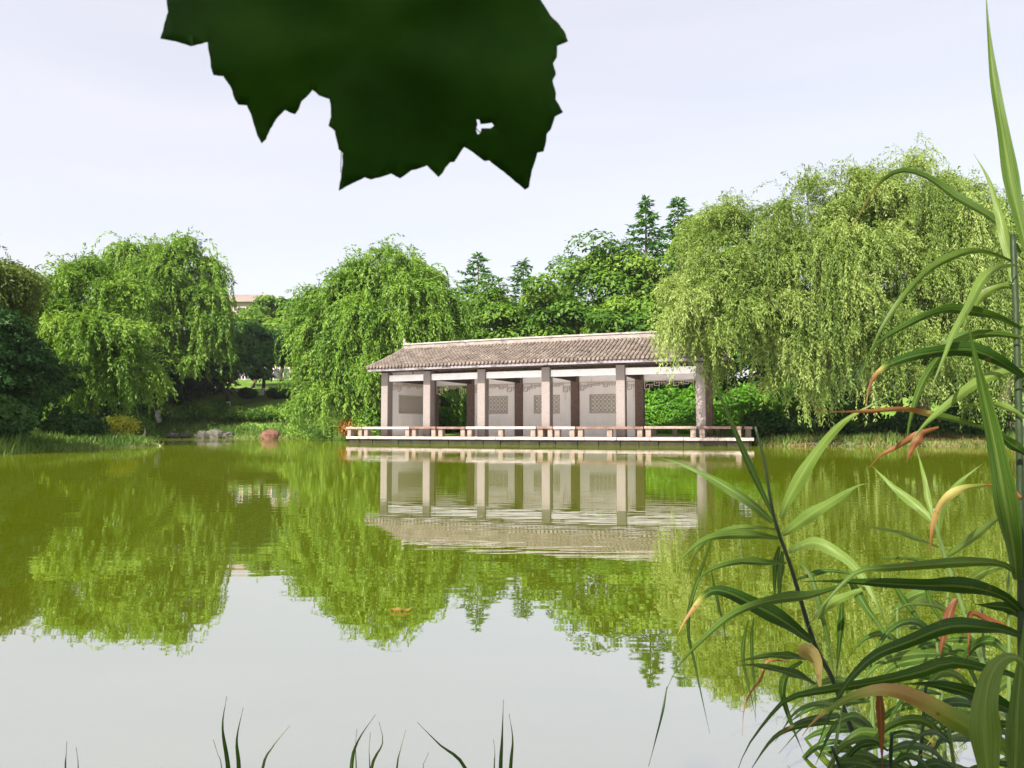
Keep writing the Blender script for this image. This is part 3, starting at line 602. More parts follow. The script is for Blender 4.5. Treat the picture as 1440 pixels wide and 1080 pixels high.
# behind the pavilion
broadleaf('park_tree', 'mid green tree behind the pavilion roof, next to the bright willow', *T(690, 53), H_(392, 690, 53), 4.0, 51, 'broad', 70, 200, (.32, .18), .9, bottom=.08)
broadleaf('park_tree', 'rounded leafy tree behind the middle of the pavilion roof', *T(765, 52), H_(388, 765, 52), 4.2, 52, 'broad', 75, 200, (.32, .18), .85, bottom=.08)
broadleaf('park_tree', 'large layered camphor tree behind the pavilion, below the twin conifers', *T(850, 54), H_(328, 850, 54), 5.2, 53, 'camphor', 75, 270, (.34, .19), .95, bottom=.06)
broadleaf('park_tree', 'leafy tree behind the right half of the pavilion roof', *T(880, 47), H_(415, 880, 47), 3.2, 54, 'broad', 60, 190, (.3, .16), .9, bottom=.08)
broadleaf('park_tree', 'yellow green tree peeking out between the conifers and the huge willow', *T(1008, 52), H_(295, 1008, 52), 3.4, 55, 'lime', 45, 190, (.34, .2), .95, bottom=.3)
conifer('conifer_tree', 'pointed conifer, the one of the tall pair over the camphor tree', *T(911, 57), H_(272, 911, 57), 6.0, 61)
conifer('conifer_tree', 'pointed conifer of the tall pair next to the yellow green tree', *T(957, 58), H_(270, 957, 58), 6.2, 62)
conifer('conifer_tree', 'spreading feathery conifer top rising behind the bright willow', *T(672, 60), H_(354, 672, 60), 6.5, 63)
conifer('conifer_tree', 'small feathery conifer top over the rounded leafy tree', *T(736, 62), H_(362, 736, 62), 5.2, 64)
broadleaf('park_tree', 'green tree top showing behind the tall willow and reeds', *T(1425, 40), H_(268, 1425, 40), 4.2, 56, 'broad', 60, 190, (.3, .16), .95, bottom=.1)
for k, (x, Y, yt, r_) in enumerate(((1045, 46, 430, 4.0), (1150, 45, 420, 4.2), (1260, 46, 400, 4.4), (1365, 44, 400, 4.2), (975, 50, 420, 3.6), (1480, 46, 380, 4.5))):
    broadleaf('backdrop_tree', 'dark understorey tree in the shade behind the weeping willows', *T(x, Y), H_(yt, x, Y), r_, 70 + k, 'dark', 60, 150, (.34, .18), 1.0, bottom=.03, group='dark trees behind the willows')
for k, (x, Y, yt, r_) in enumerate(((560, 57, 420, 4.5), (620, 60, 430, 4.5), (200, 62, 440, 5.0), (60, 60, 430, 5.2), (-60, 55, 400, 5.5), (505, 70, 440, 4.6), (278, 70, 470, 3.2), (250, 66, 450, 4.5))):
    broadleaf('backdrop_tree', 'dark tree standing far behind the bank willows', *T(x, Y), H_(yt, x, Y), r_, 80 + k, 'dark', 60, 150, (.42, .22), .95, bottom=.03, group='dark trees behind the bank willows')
# shrubs
shrub('clipped_hedge', 'long clipped bright green hedge behind the open end of the pavilion', 9.5, 35.9, 8.4, 1.1, 1.35, 90, 'hedge', 17000, (.13, .085), box=True, cat='hedge', rot=-.67)
for k, (x, Y, sx, sz) in enumerate(((930, 40.6, 2.6, 2.3), (990, 39.4, 2.6, 2.6), (1050, 38, 2.6, 2.2), (1110, 37, 2.8, 2.1), (880, 41.5, 2.6, 2.2), (640, 45, 3, 1.4))):
    shrub('leafy_shrub', 'bright loose shrub growing behind the hedge and pavilion', GX(x, Y), Y, sx, 2.0, sz, 100 + k, 'hedge', 4200, (.22, .13), group='loose shrubs behind the hedge')
shrub('clipped_shrub', 'dark dome shrub beside the round lawn tree', GX(348, 64), 64, 1.5, 1.3, .85, 110, 'dark', 1800, (.16, .1))
shrub('clipped_shrub', 'wider dark dome shrub on the lawn toward the bright willow', GX(393, 64), 64, 2.3, 1.5, .85, 111, 'dark', 2200, (.16, .1))
shrub('flowering_shrub', 'yellow flowering shrub at the tip of the grassy spit', GX(168, 29.5), 29.5, 1.5, 1.2, .95, 112, 'yellow', 2000, (.12, .05))
shrub('bank_shrub', 'green bush growing through the yellow flowering shrub', GX(190, 30.3), 30.3, 1.4, 1.2, .9, 113, 'grass', 1800, (.16, .05))
shrub('bank_shrub', 'low dark bush at the foot of the low dark bank tree', GX(105, 27.5), 27.5, 2.2, 1.4, .8, 114, 'dark', 2600, (.16, .08))
shrub('bank_shrub', 'dark leafy bush at the water edge under the leaning bushy tree', GX(-5, 21.5), 21.5, 1.9, 1.5, 1.2, 115, 'dark', 3000, (.16, .08))
shrub('bank_shrub', 'broadleaf bush against the left end of the pavilion', GX(525, 39.5), 39.5, 1.6, 1.4, 1.9, 116, 'broad', 2200, (.2, .12))
shrub('orange_shrub', 'small orange leaved plant beside the end of the bench', GX(489, 40), 40, .9, .8, .85, 117, 'orange', 420, (.24, .07), z0=.25)
shrub('bank_shrub', 'feathery waterside bush under the bright willow', GX(440, 50), 50.5, 3.6, 1.8, 1.9, 118, 'willow', 3800, (.24, .06))
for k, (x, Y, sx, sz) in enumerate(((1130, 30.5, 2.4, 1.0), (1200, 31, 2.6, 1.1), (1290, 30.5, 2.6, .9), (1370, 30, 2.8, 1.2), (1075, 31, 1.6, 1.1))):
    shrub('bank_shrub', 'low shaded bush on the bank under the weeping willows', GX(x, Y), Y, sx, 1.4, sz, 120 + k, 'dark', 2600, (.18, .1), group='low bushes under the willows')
for k, (x, Y, sx, sz) in enumerate(((250, 57.5, 4, 1.1), (290, 58.5, 4, 1.2), (330, 58, 3.4, 1.0), (375, 57.5, 3.5, .9), (415, 57, 3.2, 1.4))):
    shrub('bank_shrub', 'low green bush on the far bank by the rocks', GX(x, Y), Y, sx, 2, sz, 130 + k, 'broad', 2200, (.26, .1), group='low bushes on the far bank')

# rocks
def rock(label, x, y, z, sx, sy, sz, seed, mat='rock', group=None):
    rng = np.random.default_rng(seed); mb = MB(); nu, nv = 12, 7; ph = rng.uniform(0, 6, 6)
    for j in range(nv + 1):
        for i in range(nu):
            a = 2 * math.pi * i / nu; b_ = math.pi * j / nv; v = Vector((math.sin(b_) * math.cos(a), math.sin(b_) * math.sin(a), math.cos(b_)))
            r = 1 + .16 * math.sin(3 * v.x + ph[0]) * math.cos(4 * v.y + ph[1]) + .12 * math.sin(6 * v.z + 5 * v.x + ph[2]) + .05 * rng.normal()
            r = min(r, 1.08); mb.v.append((x + v.x * r * sx / 2, y + v.y * r * sy / 2, z + max(-.8, v.z * r) * sz / 2))
    for j in range(nv):
        for i in range(nu): mb.f.append((j * nu + i, (j+1) * nu + i, (j+1) * nu + (i+1) % nu, j * nu + (i+1) % nu))
    o = mb.build('rock', M[mat]); tag(o, label, 'rock', group); return o
rock('red brown flat rock standing in the shallows of the far bank', GX(381, 50.3), 50.3, .22, 1.25, .8, .75, 1, 'red_rock')
for k, (x, Y, w_) in enumerate(((262, 54.6, .8), (285, 54.2, 1.2), (303, 54.4, 1.5), (322, 54.5, .9), (243, 54.2, .9))):
    rock('grey rock in the row along the far water edge', GX(x, Y), Y, .2, w_, .9, w_ * .55, 20 + k, 'rock', 'grey rocks along the far bank')
for k, (x, Y, w_) in enumerate(((1150, 28.0, .5), (1195, 27.7, .35), (1235, 28, .45))):
    rock('small stone at the muddy edge under the willows', GX(x, Y), Y, .07, w_, .4, w_ * .4, 40 + k, 'rock', 'small stones on the willow bank')
# fallen branch on the spit
mb = MB(); mb.tube([PX(190, 612, 30), PX(200, 617, 29.6), PX(212, 622.5, 29), PX(226, 627, 28.5)], [.07, .065, .055, .03], 7); mb.tube([PX(200, 617, 29.6), PX(204, 608, 29.8), PX(203, 600, 30)], [.045, .035, .012], 6)
tag(mb.build('fallen_branch', M['deadwood'], smooth=True), 'bleached fallen branch lying into the water off the spit', 'branch')

# ------------------------------------------------------------------ far buildings
def building(label, x0, x1, Y, ytop, yeave, rise, seed, dep=14):
    X0, X1 = GX(x0, Y), GX(x1, Y); ze, zt = ZY(yeave, Y), ZY(ytop, Y); zg = gz((X0 + X1) / 2, Y); root = empty('apartment_building', ((X0 + X1) / 2, Y, zg), label, 'building')
    MB().quadbox([(X0, Y, zg - 1), (X1, Y, zg - 1), (X1, Y + dep, zg - 1), (X0, Y + dep, zg - 1), (X0, Y, ze), (X1, Y, ze), (X1, Y + dep, ze), (X0, Y + dep, ze)]).build('wall', M['wall_far'], root)
    e = .8; mb = MB(); mb.v = [(X0 - e, Y - e, ze), (X1 + e, Y - e, ze), (X1 + e, Y + dep + e, ze), (X0 - e, Y + dep + e, ze), (X0 + 1, Y + dep / 2, zt), (X1 - 1, Y + dep / 2, zt)]
    mb.f = [(0, 1, 5, 4), (2, 3, 4, 5), (1, 2, 5), (3, 0, 4), (3, 2, 1, 0)]; rf = mb.build('roof', M['roof_far'], root)
    n = int((X1 - X0) / 3.2); fl = int((ze - zg) / 3.1)
    for f_ in range(fl):
        for k in range(n):
            cx_ = X0 + (k + .5) * (X1 - X0) / n; cz_ = ze - 1.7 - f_ * 3.1
            wo = MB().box((cx_, Y - .02, cz_), 1.7, .1, 1.6).build('window', M['wall_far'] if False else M['beam'], root)
            MB().box((cx_, Y - .06, cz_), 1.5, .1, 1.4).build('pane', M['glass_far'], wo)
    return root, rf
root, rf = building('long pinkish roofed apartment building behind the lime green tree', 278, 372, 150, 404, 424, 3, 1)
root, rf = building('pale gabled apartment building beside the bright willow', 372, 520, 165, 417, 434, 3, 2)
gxx = GX(462, 163.5); mb = MB()
for sg in (-1, 1): mb.bar((gxx, 163.5, ZY(405, 163.5)), (gxx + sg * 5.2, 163.5, ZY(436, 163.5)), .6, .7)
mb.build('gable_trim', M['beam'], root)
mb = MB(); mb.v = [(gxx - 5, 163.8, ZY(436, 163.5)), (gxx + 5, 163.8, ZY(436, 163.5)), (gxx, 163.8, ZY(406, 163.5)), (gxx - 5, 172, ZY(436, 163.5)), (gxx + 5, 172, ZY(436, 163.5)), (gxx, 172, ZY(406, 163.5))]; mb.f = [(0, 1, 2), (0, 2, 5, 3), (1, 4, 5, 2), (3, 5, 4)]
mb.build('dormer', M['roof_far'], root)
# low building beyond the lawn
Yb = 100; z0 = gz(GX(380, Yb), Yb); X0, X1 = GX(325, Yb), GX(425, Yb); root = empty('garden_house', ((X0 + X1) / 2, Yb, z0), 'low pinkish building with a row of windows beyond the lawn', 'building')
MB().quadbox([(X0, Yb, z0 - .5), (X1, Yb, z0 - .5), (X1, Yb + 6, z0 - .5), (X0, Yb + 6, z0 - .5), (X0, Yb, z0 + 3.2), (X1, Yb, z0 + 3.2), (X1, Yb + 6, z0 + 3.2), (X0, Yb + 6, z0 + 3.2)]).build('wall', M['wall_far'], root)
MB().box(((X0 + X1) / 2, Yb + 3, z0 + 3.4), X1 - X0 + 1, 7, .4).build('roof', M['roof_far'], root)
for k in range(7):
    wx = X0 + .9 + k * (X1 - X0 - 1.8) / 6; wo = MB().box((wx, Yb - .03, z0 + 1.6), .85, .1, 1.5).build('window', M['beam'], root); MB().box((wx, Yb - .07, z0 + 1.6), .7, .1, 1.35).build('pane', M['glass_far'], wo)

# ------------------------------------------------------------------ bank grass (uncountable)
def grass(name, label, n, xr, yr, dmax, hgt, wd, mat, seed, cond=None):
    rng = np.random.default_rng(seed); X = rng.uniform(*xr, n * 3); Y = rng.uniform(*yr, n * 3); d = sdist(X, Y); k = (d > -.12) & (d < dmax)
    if cond is not None: k &= cond(X, Y)
    X = X[k][:n]; Y = Y[k][:n]; Z = gh(X, Y) - .03; n = len(X); P = np.stack([X, Y, Z], 1)
    lump = .45 + .9 * np.clip(.5 + .5 * wob(X * 1.1, Y * 1.1), 0, 1); A = nrm(rng.normal(size=(n, 3)) * .38 + np.array([0, 0, 1.]))
    o = poly_np(name, cards(P, A, rng.normal(size=(n, 3)) + np.array([0, -.6, .2]), hgt * lump * rng.uniform(.5, 1.3, n), wd * rng.uniform(.7, 1.3, n)), 4, M[mat], None, np.clip(.5 + .4 * wob(X * .8, Y * .8) + rng.normal(size=n) * .1, 0, 1))
    return tag(o, label, 'grass', kind='stuff')
grass('bank_grass', 'green grass on the left bank and spit', 15000, (-20, -10.5), (16, 33), 5, .3, .035, 'grass', 1)
grass('far_grass', 'green grass along the far bank', 16000, (-27, -6), (42, 60), 7, .42, .06, 'grass', 2)
grass('willow_bank_grass', 'sparse grass on the bank under the right willows', 9000, (8, 24), (26, 34), 4, .22, .035, 'dry_grass', 3)
grass('willow_bank_green', 'green weeds on the bank under the right willows', 9000, (8, 24), (27, 36), 8, .3, .04, 'grass', 4, lambda X, Y: wob(X * .9, Y * .9) > -.1)
grass('pavilion_grass', 'grass beside the left end of the pavilion', 7000, (-11, -4), (36, 47), 6, .4, .05, 'grass', 5)

# ------------------------------------------------------------------ thin summer haze
m, t, l = newmat('haze_air'); o = N(t, 'ShaderNodeOutputMaterial'); v = N(t, 'ShaderNodeVolumePrincipled'); v.inputs['Density'].default_value = HAZE; v.inputs['Color'].default_value = (.86, .9, .95, 1); l(v.outputs[0], o.inputs['Volume'])
if HAZE: tag(MB().box((0, 95, 20), 260, 240, 44).build('haze', m), kind='stuff')

# ------------------------------------------------------------------ foreground reeds
def reedmat(name, greens, spec=.2):
    m, t, l = newmat(name); o = N(t, 'ShaderNodeOutputMaterial')
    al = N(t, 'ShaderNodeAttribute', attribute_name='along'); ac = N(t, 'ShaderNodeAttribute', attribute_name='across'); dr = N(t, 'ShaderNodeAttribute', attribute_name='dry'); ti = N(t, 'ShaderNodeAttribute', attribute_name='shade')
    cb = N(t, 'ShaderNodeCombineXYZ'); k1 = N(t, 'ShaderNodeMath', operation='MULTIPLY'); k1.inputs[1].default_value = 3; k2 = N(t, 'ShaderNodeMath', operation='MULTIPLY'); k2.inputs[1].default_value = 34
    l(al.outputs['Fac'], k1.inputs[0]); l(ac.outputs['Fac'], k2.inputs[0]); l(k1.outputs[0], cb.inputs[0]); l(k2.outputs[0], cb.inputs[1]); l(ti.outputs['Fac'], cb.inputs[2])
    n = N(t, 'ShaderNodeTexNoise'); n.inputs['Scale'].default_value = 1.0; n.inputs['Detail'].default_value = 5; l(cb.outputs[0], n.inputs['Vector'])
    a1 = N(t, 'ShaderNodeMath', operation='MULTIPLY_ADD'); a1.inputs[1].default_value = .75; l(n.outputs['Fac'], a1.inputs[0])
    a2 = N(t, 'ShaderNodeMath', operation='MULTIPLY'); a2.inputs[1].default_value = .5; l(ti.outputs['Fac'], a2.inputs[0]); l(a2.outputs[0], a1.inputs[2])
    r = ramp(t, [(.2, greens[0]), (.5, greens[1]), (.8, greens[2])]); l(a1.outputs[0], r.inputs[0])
    n3 = N(t, 'ShaderNodeMath', operation='MULTIPLY_ADD'); n3.inputs[1].default_value = .35; l(n.outputs['Fac'], n3.inputs[0]); sb = N(t, 'ShaderNodeMath', operation='SUBTRACT'); sb.inputs[1].default_value = .175; l(dr.outputs['Fac'], sb.inputs[0]); l(sb.outputs[0], n3.inputs[2])
    dc = ramp(t, [(.25, (.16, .21, .03)), (.45, (.32, .28, .09)), (.62, (.31, .185, .075)), (.8, (.2, .07, .03)), (1, (.09, .032, .018))]); l(n3.outputs[0], dc.inputs[0])
    f = N(t, 'ShaderNodeMapRange'); f.inputs[1].default_value = .12; f.inputs[2].default_value = .35; l(n3.outputs[0], f.inputs[0])
    mx = N(t, 'ShaderNodeMix', data_type='RGBA'); l(f.outputs[0], mx.inputs['Factor']); l(r.outputs[0], mx.inputs['A']); l(dc.outputs[0], mx.inputs['B'])
    # brown flecks and worn spots
    g = N(t, 'ShaderNodeNewGeometry'); sn = N(t, 'ShaderNodeTexNoise'); sn.inputs['Scale'].default_value = 70; sn.inputs['Detail'].default_value = 3; l(g.outputs['Position'], sn.inputs['Vector'])
    sm_ = N(t, 'ShaderNodeMapRange'); sm_.inputs[1].default_value = .66; sm_.inputs[2].default_value = .74; sm_.inputs[3].default_value = 0; sm_.inputs[4].default_value = .75; l(sn.outputs['Fac'], sm_.inputs[0])
    fl_ = N(t, 'ShaderNodeMix', data_type='RGBA'); fl_.inputs['B'].default_value = (.11, .085, .03, 1); l(sm_.outputs[0], fl_.inputs['Factor']); l(mx.outputs['Result'], fl_.inputs['A']); mx = fl_
    # pale midrib
    ab = N(t, 'ShaderNodeMath', operation='ABSOLUTE'); l(ac.outputs['Fac'], ab.inputs[0]); mm = N(t, 'ShaderNodeMapRange'); mm.inputs[1].default_value = .02; mm.inputs[2].default_value = .09; mm.inputs[3].default_value = .22; mm.inputs[4].default_value = 0; l(ab.outputs[0], mm.inputs[0])
    m2 = N(t, 'ShaderNodeMix', data_type='RGBA'); m2.inputs['B'].default_value = (.3, .36, .12, 1); l(mm.outputs[0], m2.inputs['Factor']); l(mx.outputs['Result'], m2.inputs['A'])
    p = N(t, 'ShaderNodeBsdfPrincipled'); p.inputs['Roughness'].default_value = .42; p.inputs['Specular IOR Level'].default_value = spec; tr = N(t, 'ShaderNodeBsdfTranslucent')
    b = N(t, 'ShaderNodeBump'); b.inputs['Strength'].default_value = .12; b.inputs['Distance'].default_value = .001
    wv = N(t, 'ShaderNodeMath', operation='SINE'); k4 = N(t, 'ShaderNodeMath', operation='MULTIPLY'); k4.inputs[1].default_value = 45; l(ac.outputs['Fac'], k4.inputs[0]); l(k4.outputs[0], wv.inputs[0]); l(wv.outputs[0], b.inputs['Height']); l(b.outputs[0], p.inputs['Normal'])
    hue = N(t, 'ShaderNodeMix', data_type='RGBA', blend_type='MULTIPLY'); hue.inputs['Factor'].default_value = 1; hue.inputs['B'].default_value = (1.4, 1.35, .5, 1)
    l(m2.outputs['Result'], p.inputs['Base Color']); l(m2.outputs['Result'], hue.inputs['A']); l(hue.outputs['Result'], tr.inputs[0])
    ms = N(t, 'ShaderNodeMixShader'); ms.inputs[0].default_value = .3; l(p.outputs[0], ms.inputs[1]); l(tr.outputs[0], ms.inputs[2]); l(ms.outputs[0], o.inputs[0]); return m
M['reed'] = reedmat('reed_leaf', [(.006, .022, .004), (.028, .072, .008), (.12, .185, .036)])  # greens also carry shadow and sunlight, set per leaf by its shade value
M['reed_stem'] = surf('reed_stem', [(.3, (.01, .02, .006)), (.7, (.025, .045, .013))], 30, 4, .5, .2, 60, (1, 1, .2))
M['stem_green'] = surf('green_reed_stem', [(.3, (.06, .11, .025)), (.7, (.13, .19, .05))], 30, 4, .5, .2, 60, (1, 1, .2))
def crom(P, n):
    P = np.array(P, float); m = len(P); Q = np.vstack([2 * P[0] - P[1], P, 2 * P[-1] - P[-2]])
    seg = np.linalg.norm(np.diff(P, axis=0), axis=1); cum = np.concatenate([[0], np.cumsum(seg)]) / seg.sum(); out_ = []
    for u in np.linspace(0, 1, n):
        i = min(int(np.searchsorted(cum, u, side='right') - 1), m - 2); t = (u - cum[i]) / (cum[i+1] - cum[i] + 1e-9); a, b_, c, d = Q[i:i+4]
        out_.append(.5 * ((2 * b_) + (-a + c) * t + (2*a - 5*b_ + 4*c - d) * t**2 + (-a + 3*b_ - 3*c + d) * t**3))
    return np.array(out_)
CAMP = np.array([0, 0, CAMH])
def ribbon(P, wmax, roll0, roll1, dry, shade, parent, fold=.2, name='leaf', wpos=.3, peak=None, wave=.12, rnd=None):
    """leaf blade along 3-D points P (n,3); real width metres; rolled about its own axis"""
    n = len(P); V = []; al = []; ac = []; dy = []; pk = wpos
    Tn = nrm(np.gradient(P, axis=0)); side0 = None
    for k in range(n):
        u = k / (n - 1); w = (.35 + .65 * (u / pk) ** .7) if u < pk else max(0, 1 - ((u - pk) / (1 - pk)) ** 1.25) ** 1.15
        w = max(w * wmax, .0006); view = P[k] - CAMP; view = view / np.linalg.norm(view); s_ = np.cross(Tn[k], view); s_ = s_ / (np.linalg.norm(s_) + 1e-6)
        if side0 is not None and s_ @ side0 < 0: s_ = -s_
        side0 = s_; f_ = np.cross(s_, Tn[k]); ro = roll0 + (roll1 - roll0) * u
        sd = s_ * math.cos(ro) + f_ * math.sin(ro); nn = np.cross(sd, Tn[k])
        wv = wave * w * math.sin(u * 17)
        for q, h in ((-.5, 0), (-.25, .55), (0, 1), (.25, .55), (.5, 0)):
            V.append(P[k] + sd * q * w - nn * (h * fold * w) + nn * wv * (q * 2)); al.append(u); ac.append(q); dy.append(dry(u) if callable(dry) else dry)
    me = bpy.data.meshes.new(name); o = np.array(ORG[parent]); F_ = [(k*5+j, k*5+j+1, k*5+j+6, k*5+j+5) for k in range(n-1) for j in range(4)]
    me.from_pydata([tuple(v - o) for v in V], [], F_); me.update()
    for nm, d in (('along', al), ('across', ac), ('dry', dy), ('shade', [shade] * len(V))):
        a = me.attributes.new(nm, 'FLOAT', 'POINT'); a.data.foreach_set('value', np.array(d, np.float32))
    return link(name, me, M['reed'], parent, True)
def leaf_px(parent, pts, w, d0, d1, roll=(0, 0), dry=0, shade=.5, n=22, **kw):
    m = len(pts); P = crom([tuple(PX(x, y, d0 + (d1 - d0) * i / (m - 1))) for i, (x, y) in enumerate(pts)], n)
    wm = .8 * w / F * (d0 + d1) / 2 / max(.45, math.cos((roll[0] + roll[1]) / 2))
    return ribbon(P, wm, roll[0], roll[1], dry, shade, parent, **kw)
def tipdry(a, amt=.8): return lambda u: 0 if u < a else amt * min(1, (u - a) / .12)
def stem_px(parent, pts, depth, r0, r1, mat='reed_stem', foot=True, lean=0.0):
    P = [PX(x, y, d) for (x, y), d in zip(pts, depth)]
    if foot:
        a, b_ = P[-2], P[-1]; t = (b_ - a).normalized()
        if t.z > -.3: t = Vector((t.x, t.y, -.6)).normalized()
        zt = -.12; P.append(b_ + t * ((b_.z - zt) / -t.z))
    P2 = crom([tuple(p) for p in P], 61); R = np.linspace(r1, r0, 61); R[4::9] *= 1.12
    st = MB().tube(P2, R, 8).build('stem', M[mat], parent, True)
    return st
RL = []
# reed 1: dark slanting stalk over the water
r1 = empty('reed', PX(1290, 1240, 1.25), 'leafy reed with a thin dark slanting stalk, standing apart over open water', 'reed')
stem_px(r1, [(1062, 600), (1075, 650), (1089, 729), (1113, 800), (1144, 902), (1171, 956), (1198, 1027), (1227, 1080)], [1.3] * 8, .0062, .002)
for a in [
    ([(1098, 729), (1109, 702), (1140, 649), (1169, 611), (1198, 585), (1251, 556)], 22, 1.3, 1.2, (.2, .5), 0, .75),
    ([(1089, 729), (1056, 658), (1033, 605), (1012, 555), (995, 512)], 12, 1.3, 1.42, (.3, .3), 0, .3),
    ([(1087, 735), (1047, 702), (989, 667), (953, 651), (925, 643)], 17, 1.3, 1.4, (-.3, -.7), 0, .5),
    ([(1100, 752), (1140, 724), (1176, 702), (1205, 684), (1222, 680)], 22, 1.3, 1.18, (-.2, .9), 0, .7),
    ([(1096, 757), (1047, 751), (998, 756), (971, 773), (944, 804)], 17, 1.3, 1.22, (.5, -.2), 0, .5),
    ([(1094, 745), (1060, 741), (1030, 743), (1003, 752), (985, 768), (972, 790), (962, 830)], 9, 1.32, 1.45, (.6, .2), 0, .6),
    ([(1105, 792), (1082, 791), (1047, 789), (1011, 796), (985, 812), (973, 845)], 13, 1.3, 1.2, (.5, .1), 0, .4),
    ([(1096, 768), (1091, 790), (1089, 822), (1091, 850)], 10, 1.31, 1.36, (.2, .4), 0, .25),
    ([(1100, 775), (1098, 800), (1096, 830), (1101, 862)], 11, 1.33, 1.4, (.2, .4), 0, .35),
    ([(1109, 776), (1128, 767), (1149, 764), (1184, 782), (1207, 804), (1229, 840), (1256, 902)], 21, 1.28, 1.1, (.1, .5), 0, .85),
    ([(1142, 902), (1100, 871), (1064, 852), (1024, 833), (996, 833), (967, 867), (953, 892)], 31, 1.24, 1.1, (.3, -.1), tipdry(.72, .62), .1),
    ([(1190, 822), (1140, 836), (1102, 840), (1064, 849), (1024, 867), (980, 907), (953, 938), (938, 969)], 18, 1.2, 1.05, (.6, .2), 0, .45),
    ([(938, 965), (932, 1000), (922, 1040), (912, 1078)], 4, 1.05, 1.0, (.2, .2), 0, .2),
    ([(1000, 760), (972, 845), (968, 890), (976, 929), (988, 985), (998, 1031)], 7, 1.35, 1.5, (.2, .3), 0, .3),
    ([(1000, 800), (1010, 850), (1018, 880), (1022, 925)], 5, 1.4, 1.5, (.2, .3), 0, .3),
    ([(1052, 872), (1046, 900), (1045, 930), (1054, 970), (1063, 1010)], 7, 1.3, 1.35, (.2, .3), 0, .35),
    ([(1060, 868), (1057, 895), (1058, 930), (1061, 965), (1063, 1015)], 6, 1.33, 1.4, (.2, .3), 0, .3),
    ([(1135, 927), (1110, 922), (1085, 921), (1055, 926), (1035, 932)], 13, 1.22, 1.1, (.6, .5), 0, .35),
    ([(1146, 962), (1120, 948), (1091, 940), (1060, 935), (1036, 936)], 15, 1.22, 1.1, (.7, .4), 0, .25),
    ([(1150, 932), (1128, 916), (1141, 914), (1150, 930), (1152, 955), (1157, 992)], 20, 1.2, 1.15, (0, .3), .5, .6),
    ([(1110, 930), (1080, 930), (1070, 955), (1055, 975), (1046, 1000), (1044, 1035)], 5, 1.22, 1.2, (.3, .3), .75, .5),
    ([(1184, 846), (1183, 870), (1180, 905), (1176, 955)], 11, 1.24, 1.24, (.1, .3), 0, .1),
    ([(1128, 930), (1108, 944), (1100, 973), (1113, 1018), (1130, 1060)], 12, 1.25, 1.3, (.3, .3), 0, .15),
    ([(1125, 790), (1140, 810), (1152, 850), (1165, 905), (1175, 960)], 10, 1.27, 1.2, (.3, .6), 0, .4),
    ([(1120, 815), (1160, 803), (1190, 806), (1211, 812)], 9, 1.28, 1.3, (.5, .5), 0, .15),
    ([(1150, 870), (1165, 850), (1190, 838), (1215, 828), (1235, 822)], 18, 1.22, 1.15, (-.3, .4), 0, .85),
]: leaf_px(r1, *a)
# reed 2: mid stalk further right
r2 = empty('reed', PX(1450, 1200, 1.5), 'slender pale jointed reed with few leaves, between dark stalk and stout reed', 'reed')
stem_px(r2, [(1313, 715), (1320, 753), (1338, 809), (1358, 867), (1382, 933), (1410, 1010), (1440, 1090)], [1.5] * 7, .006, .003, 'stem_green')
for a in [
    ([(1387, 682), (1353, 687), (1327, 704), (1313, 733), (1309, 760), (1307, 784)], 14, 1.35, 1.4, (.5, .1), lambda u: .25 + .6 * u, .3),
    ([(1320, 751), (1322, 720), (1335, 695), (1355, 673), (1382, 652)], 15, 1.5, 1.45, (.2, .5), 0, .7),
    ([(1311, 733), (1290, 712), (1269, 696), (1245, 674), (1227, 656)], 17, 1.5, 1.6, (-.1, -.4), 0, .8),
    ([(1311, 729), (1305, 700), (1298, 665), (1287, 625)], 10, 1.5, 1.55, (.2, .2), 0, .9),
    ([(1320, 770), (1278, 753), (1250, 746), (1229, 742), (1189, 742)], 9, 1.5, 1.4, (.6, .6), 0, .75),
    ([(1333, 782), (1371, 753), (1402, 729), (1433, 707)], 15, 1.5, 1.3, (-.3, .3), 0, .7),
    ([(1330, 800), (1290, 787), (1250, 785), (1215, 790)], 7, 1.5, 1.5, (.5, .5), 0, .4),
    ([(1350, 828), (1380, 806), (1410, 796), (1436, 790)], 17, 1.45, 1.3, (.2, .3), .2, .2),
    ([(1345, 842), (1336, 860), (1325, 902), (1320, 934)], 16, 1.35, 1.35, (.2, .2), .92, .3),
    ([(1435, 895), (1416, 884), (1389, 871), (1366, 862), (1363, 885), (1361, 935)], 12, 1.3, 1.3, (.3, .3), .85, .5),
    ([(1365, 885), (1330, 858), (1300, 850), (1270, 852), (1245, 872)], 8, 1.5, 1.4, (.5, .3), 0, .6),
    ([(1300, 820), (1310, 850), (1330, 880), (1345, 900)], 9, 1.5, 1.5, (.3, .3), 0, .3),
    ([(1190, 804), (1215, 850), (1240, 885), (1256, 915)], 16, 1.4, 1.35, (.2, .3), 0, .35),
    ([(1258, 824), (1275, 850), (1295, 875), (1304, 890)], 13, 1.45, 1.45, (.2, .3), 0, .3),
    ([(1385, 938), (1340, 918), (1300, 920), (1262, 930)], 10, 1.4, 1.4, (.6, .4), 0, .35),
]: leaf_px(r2, *a)
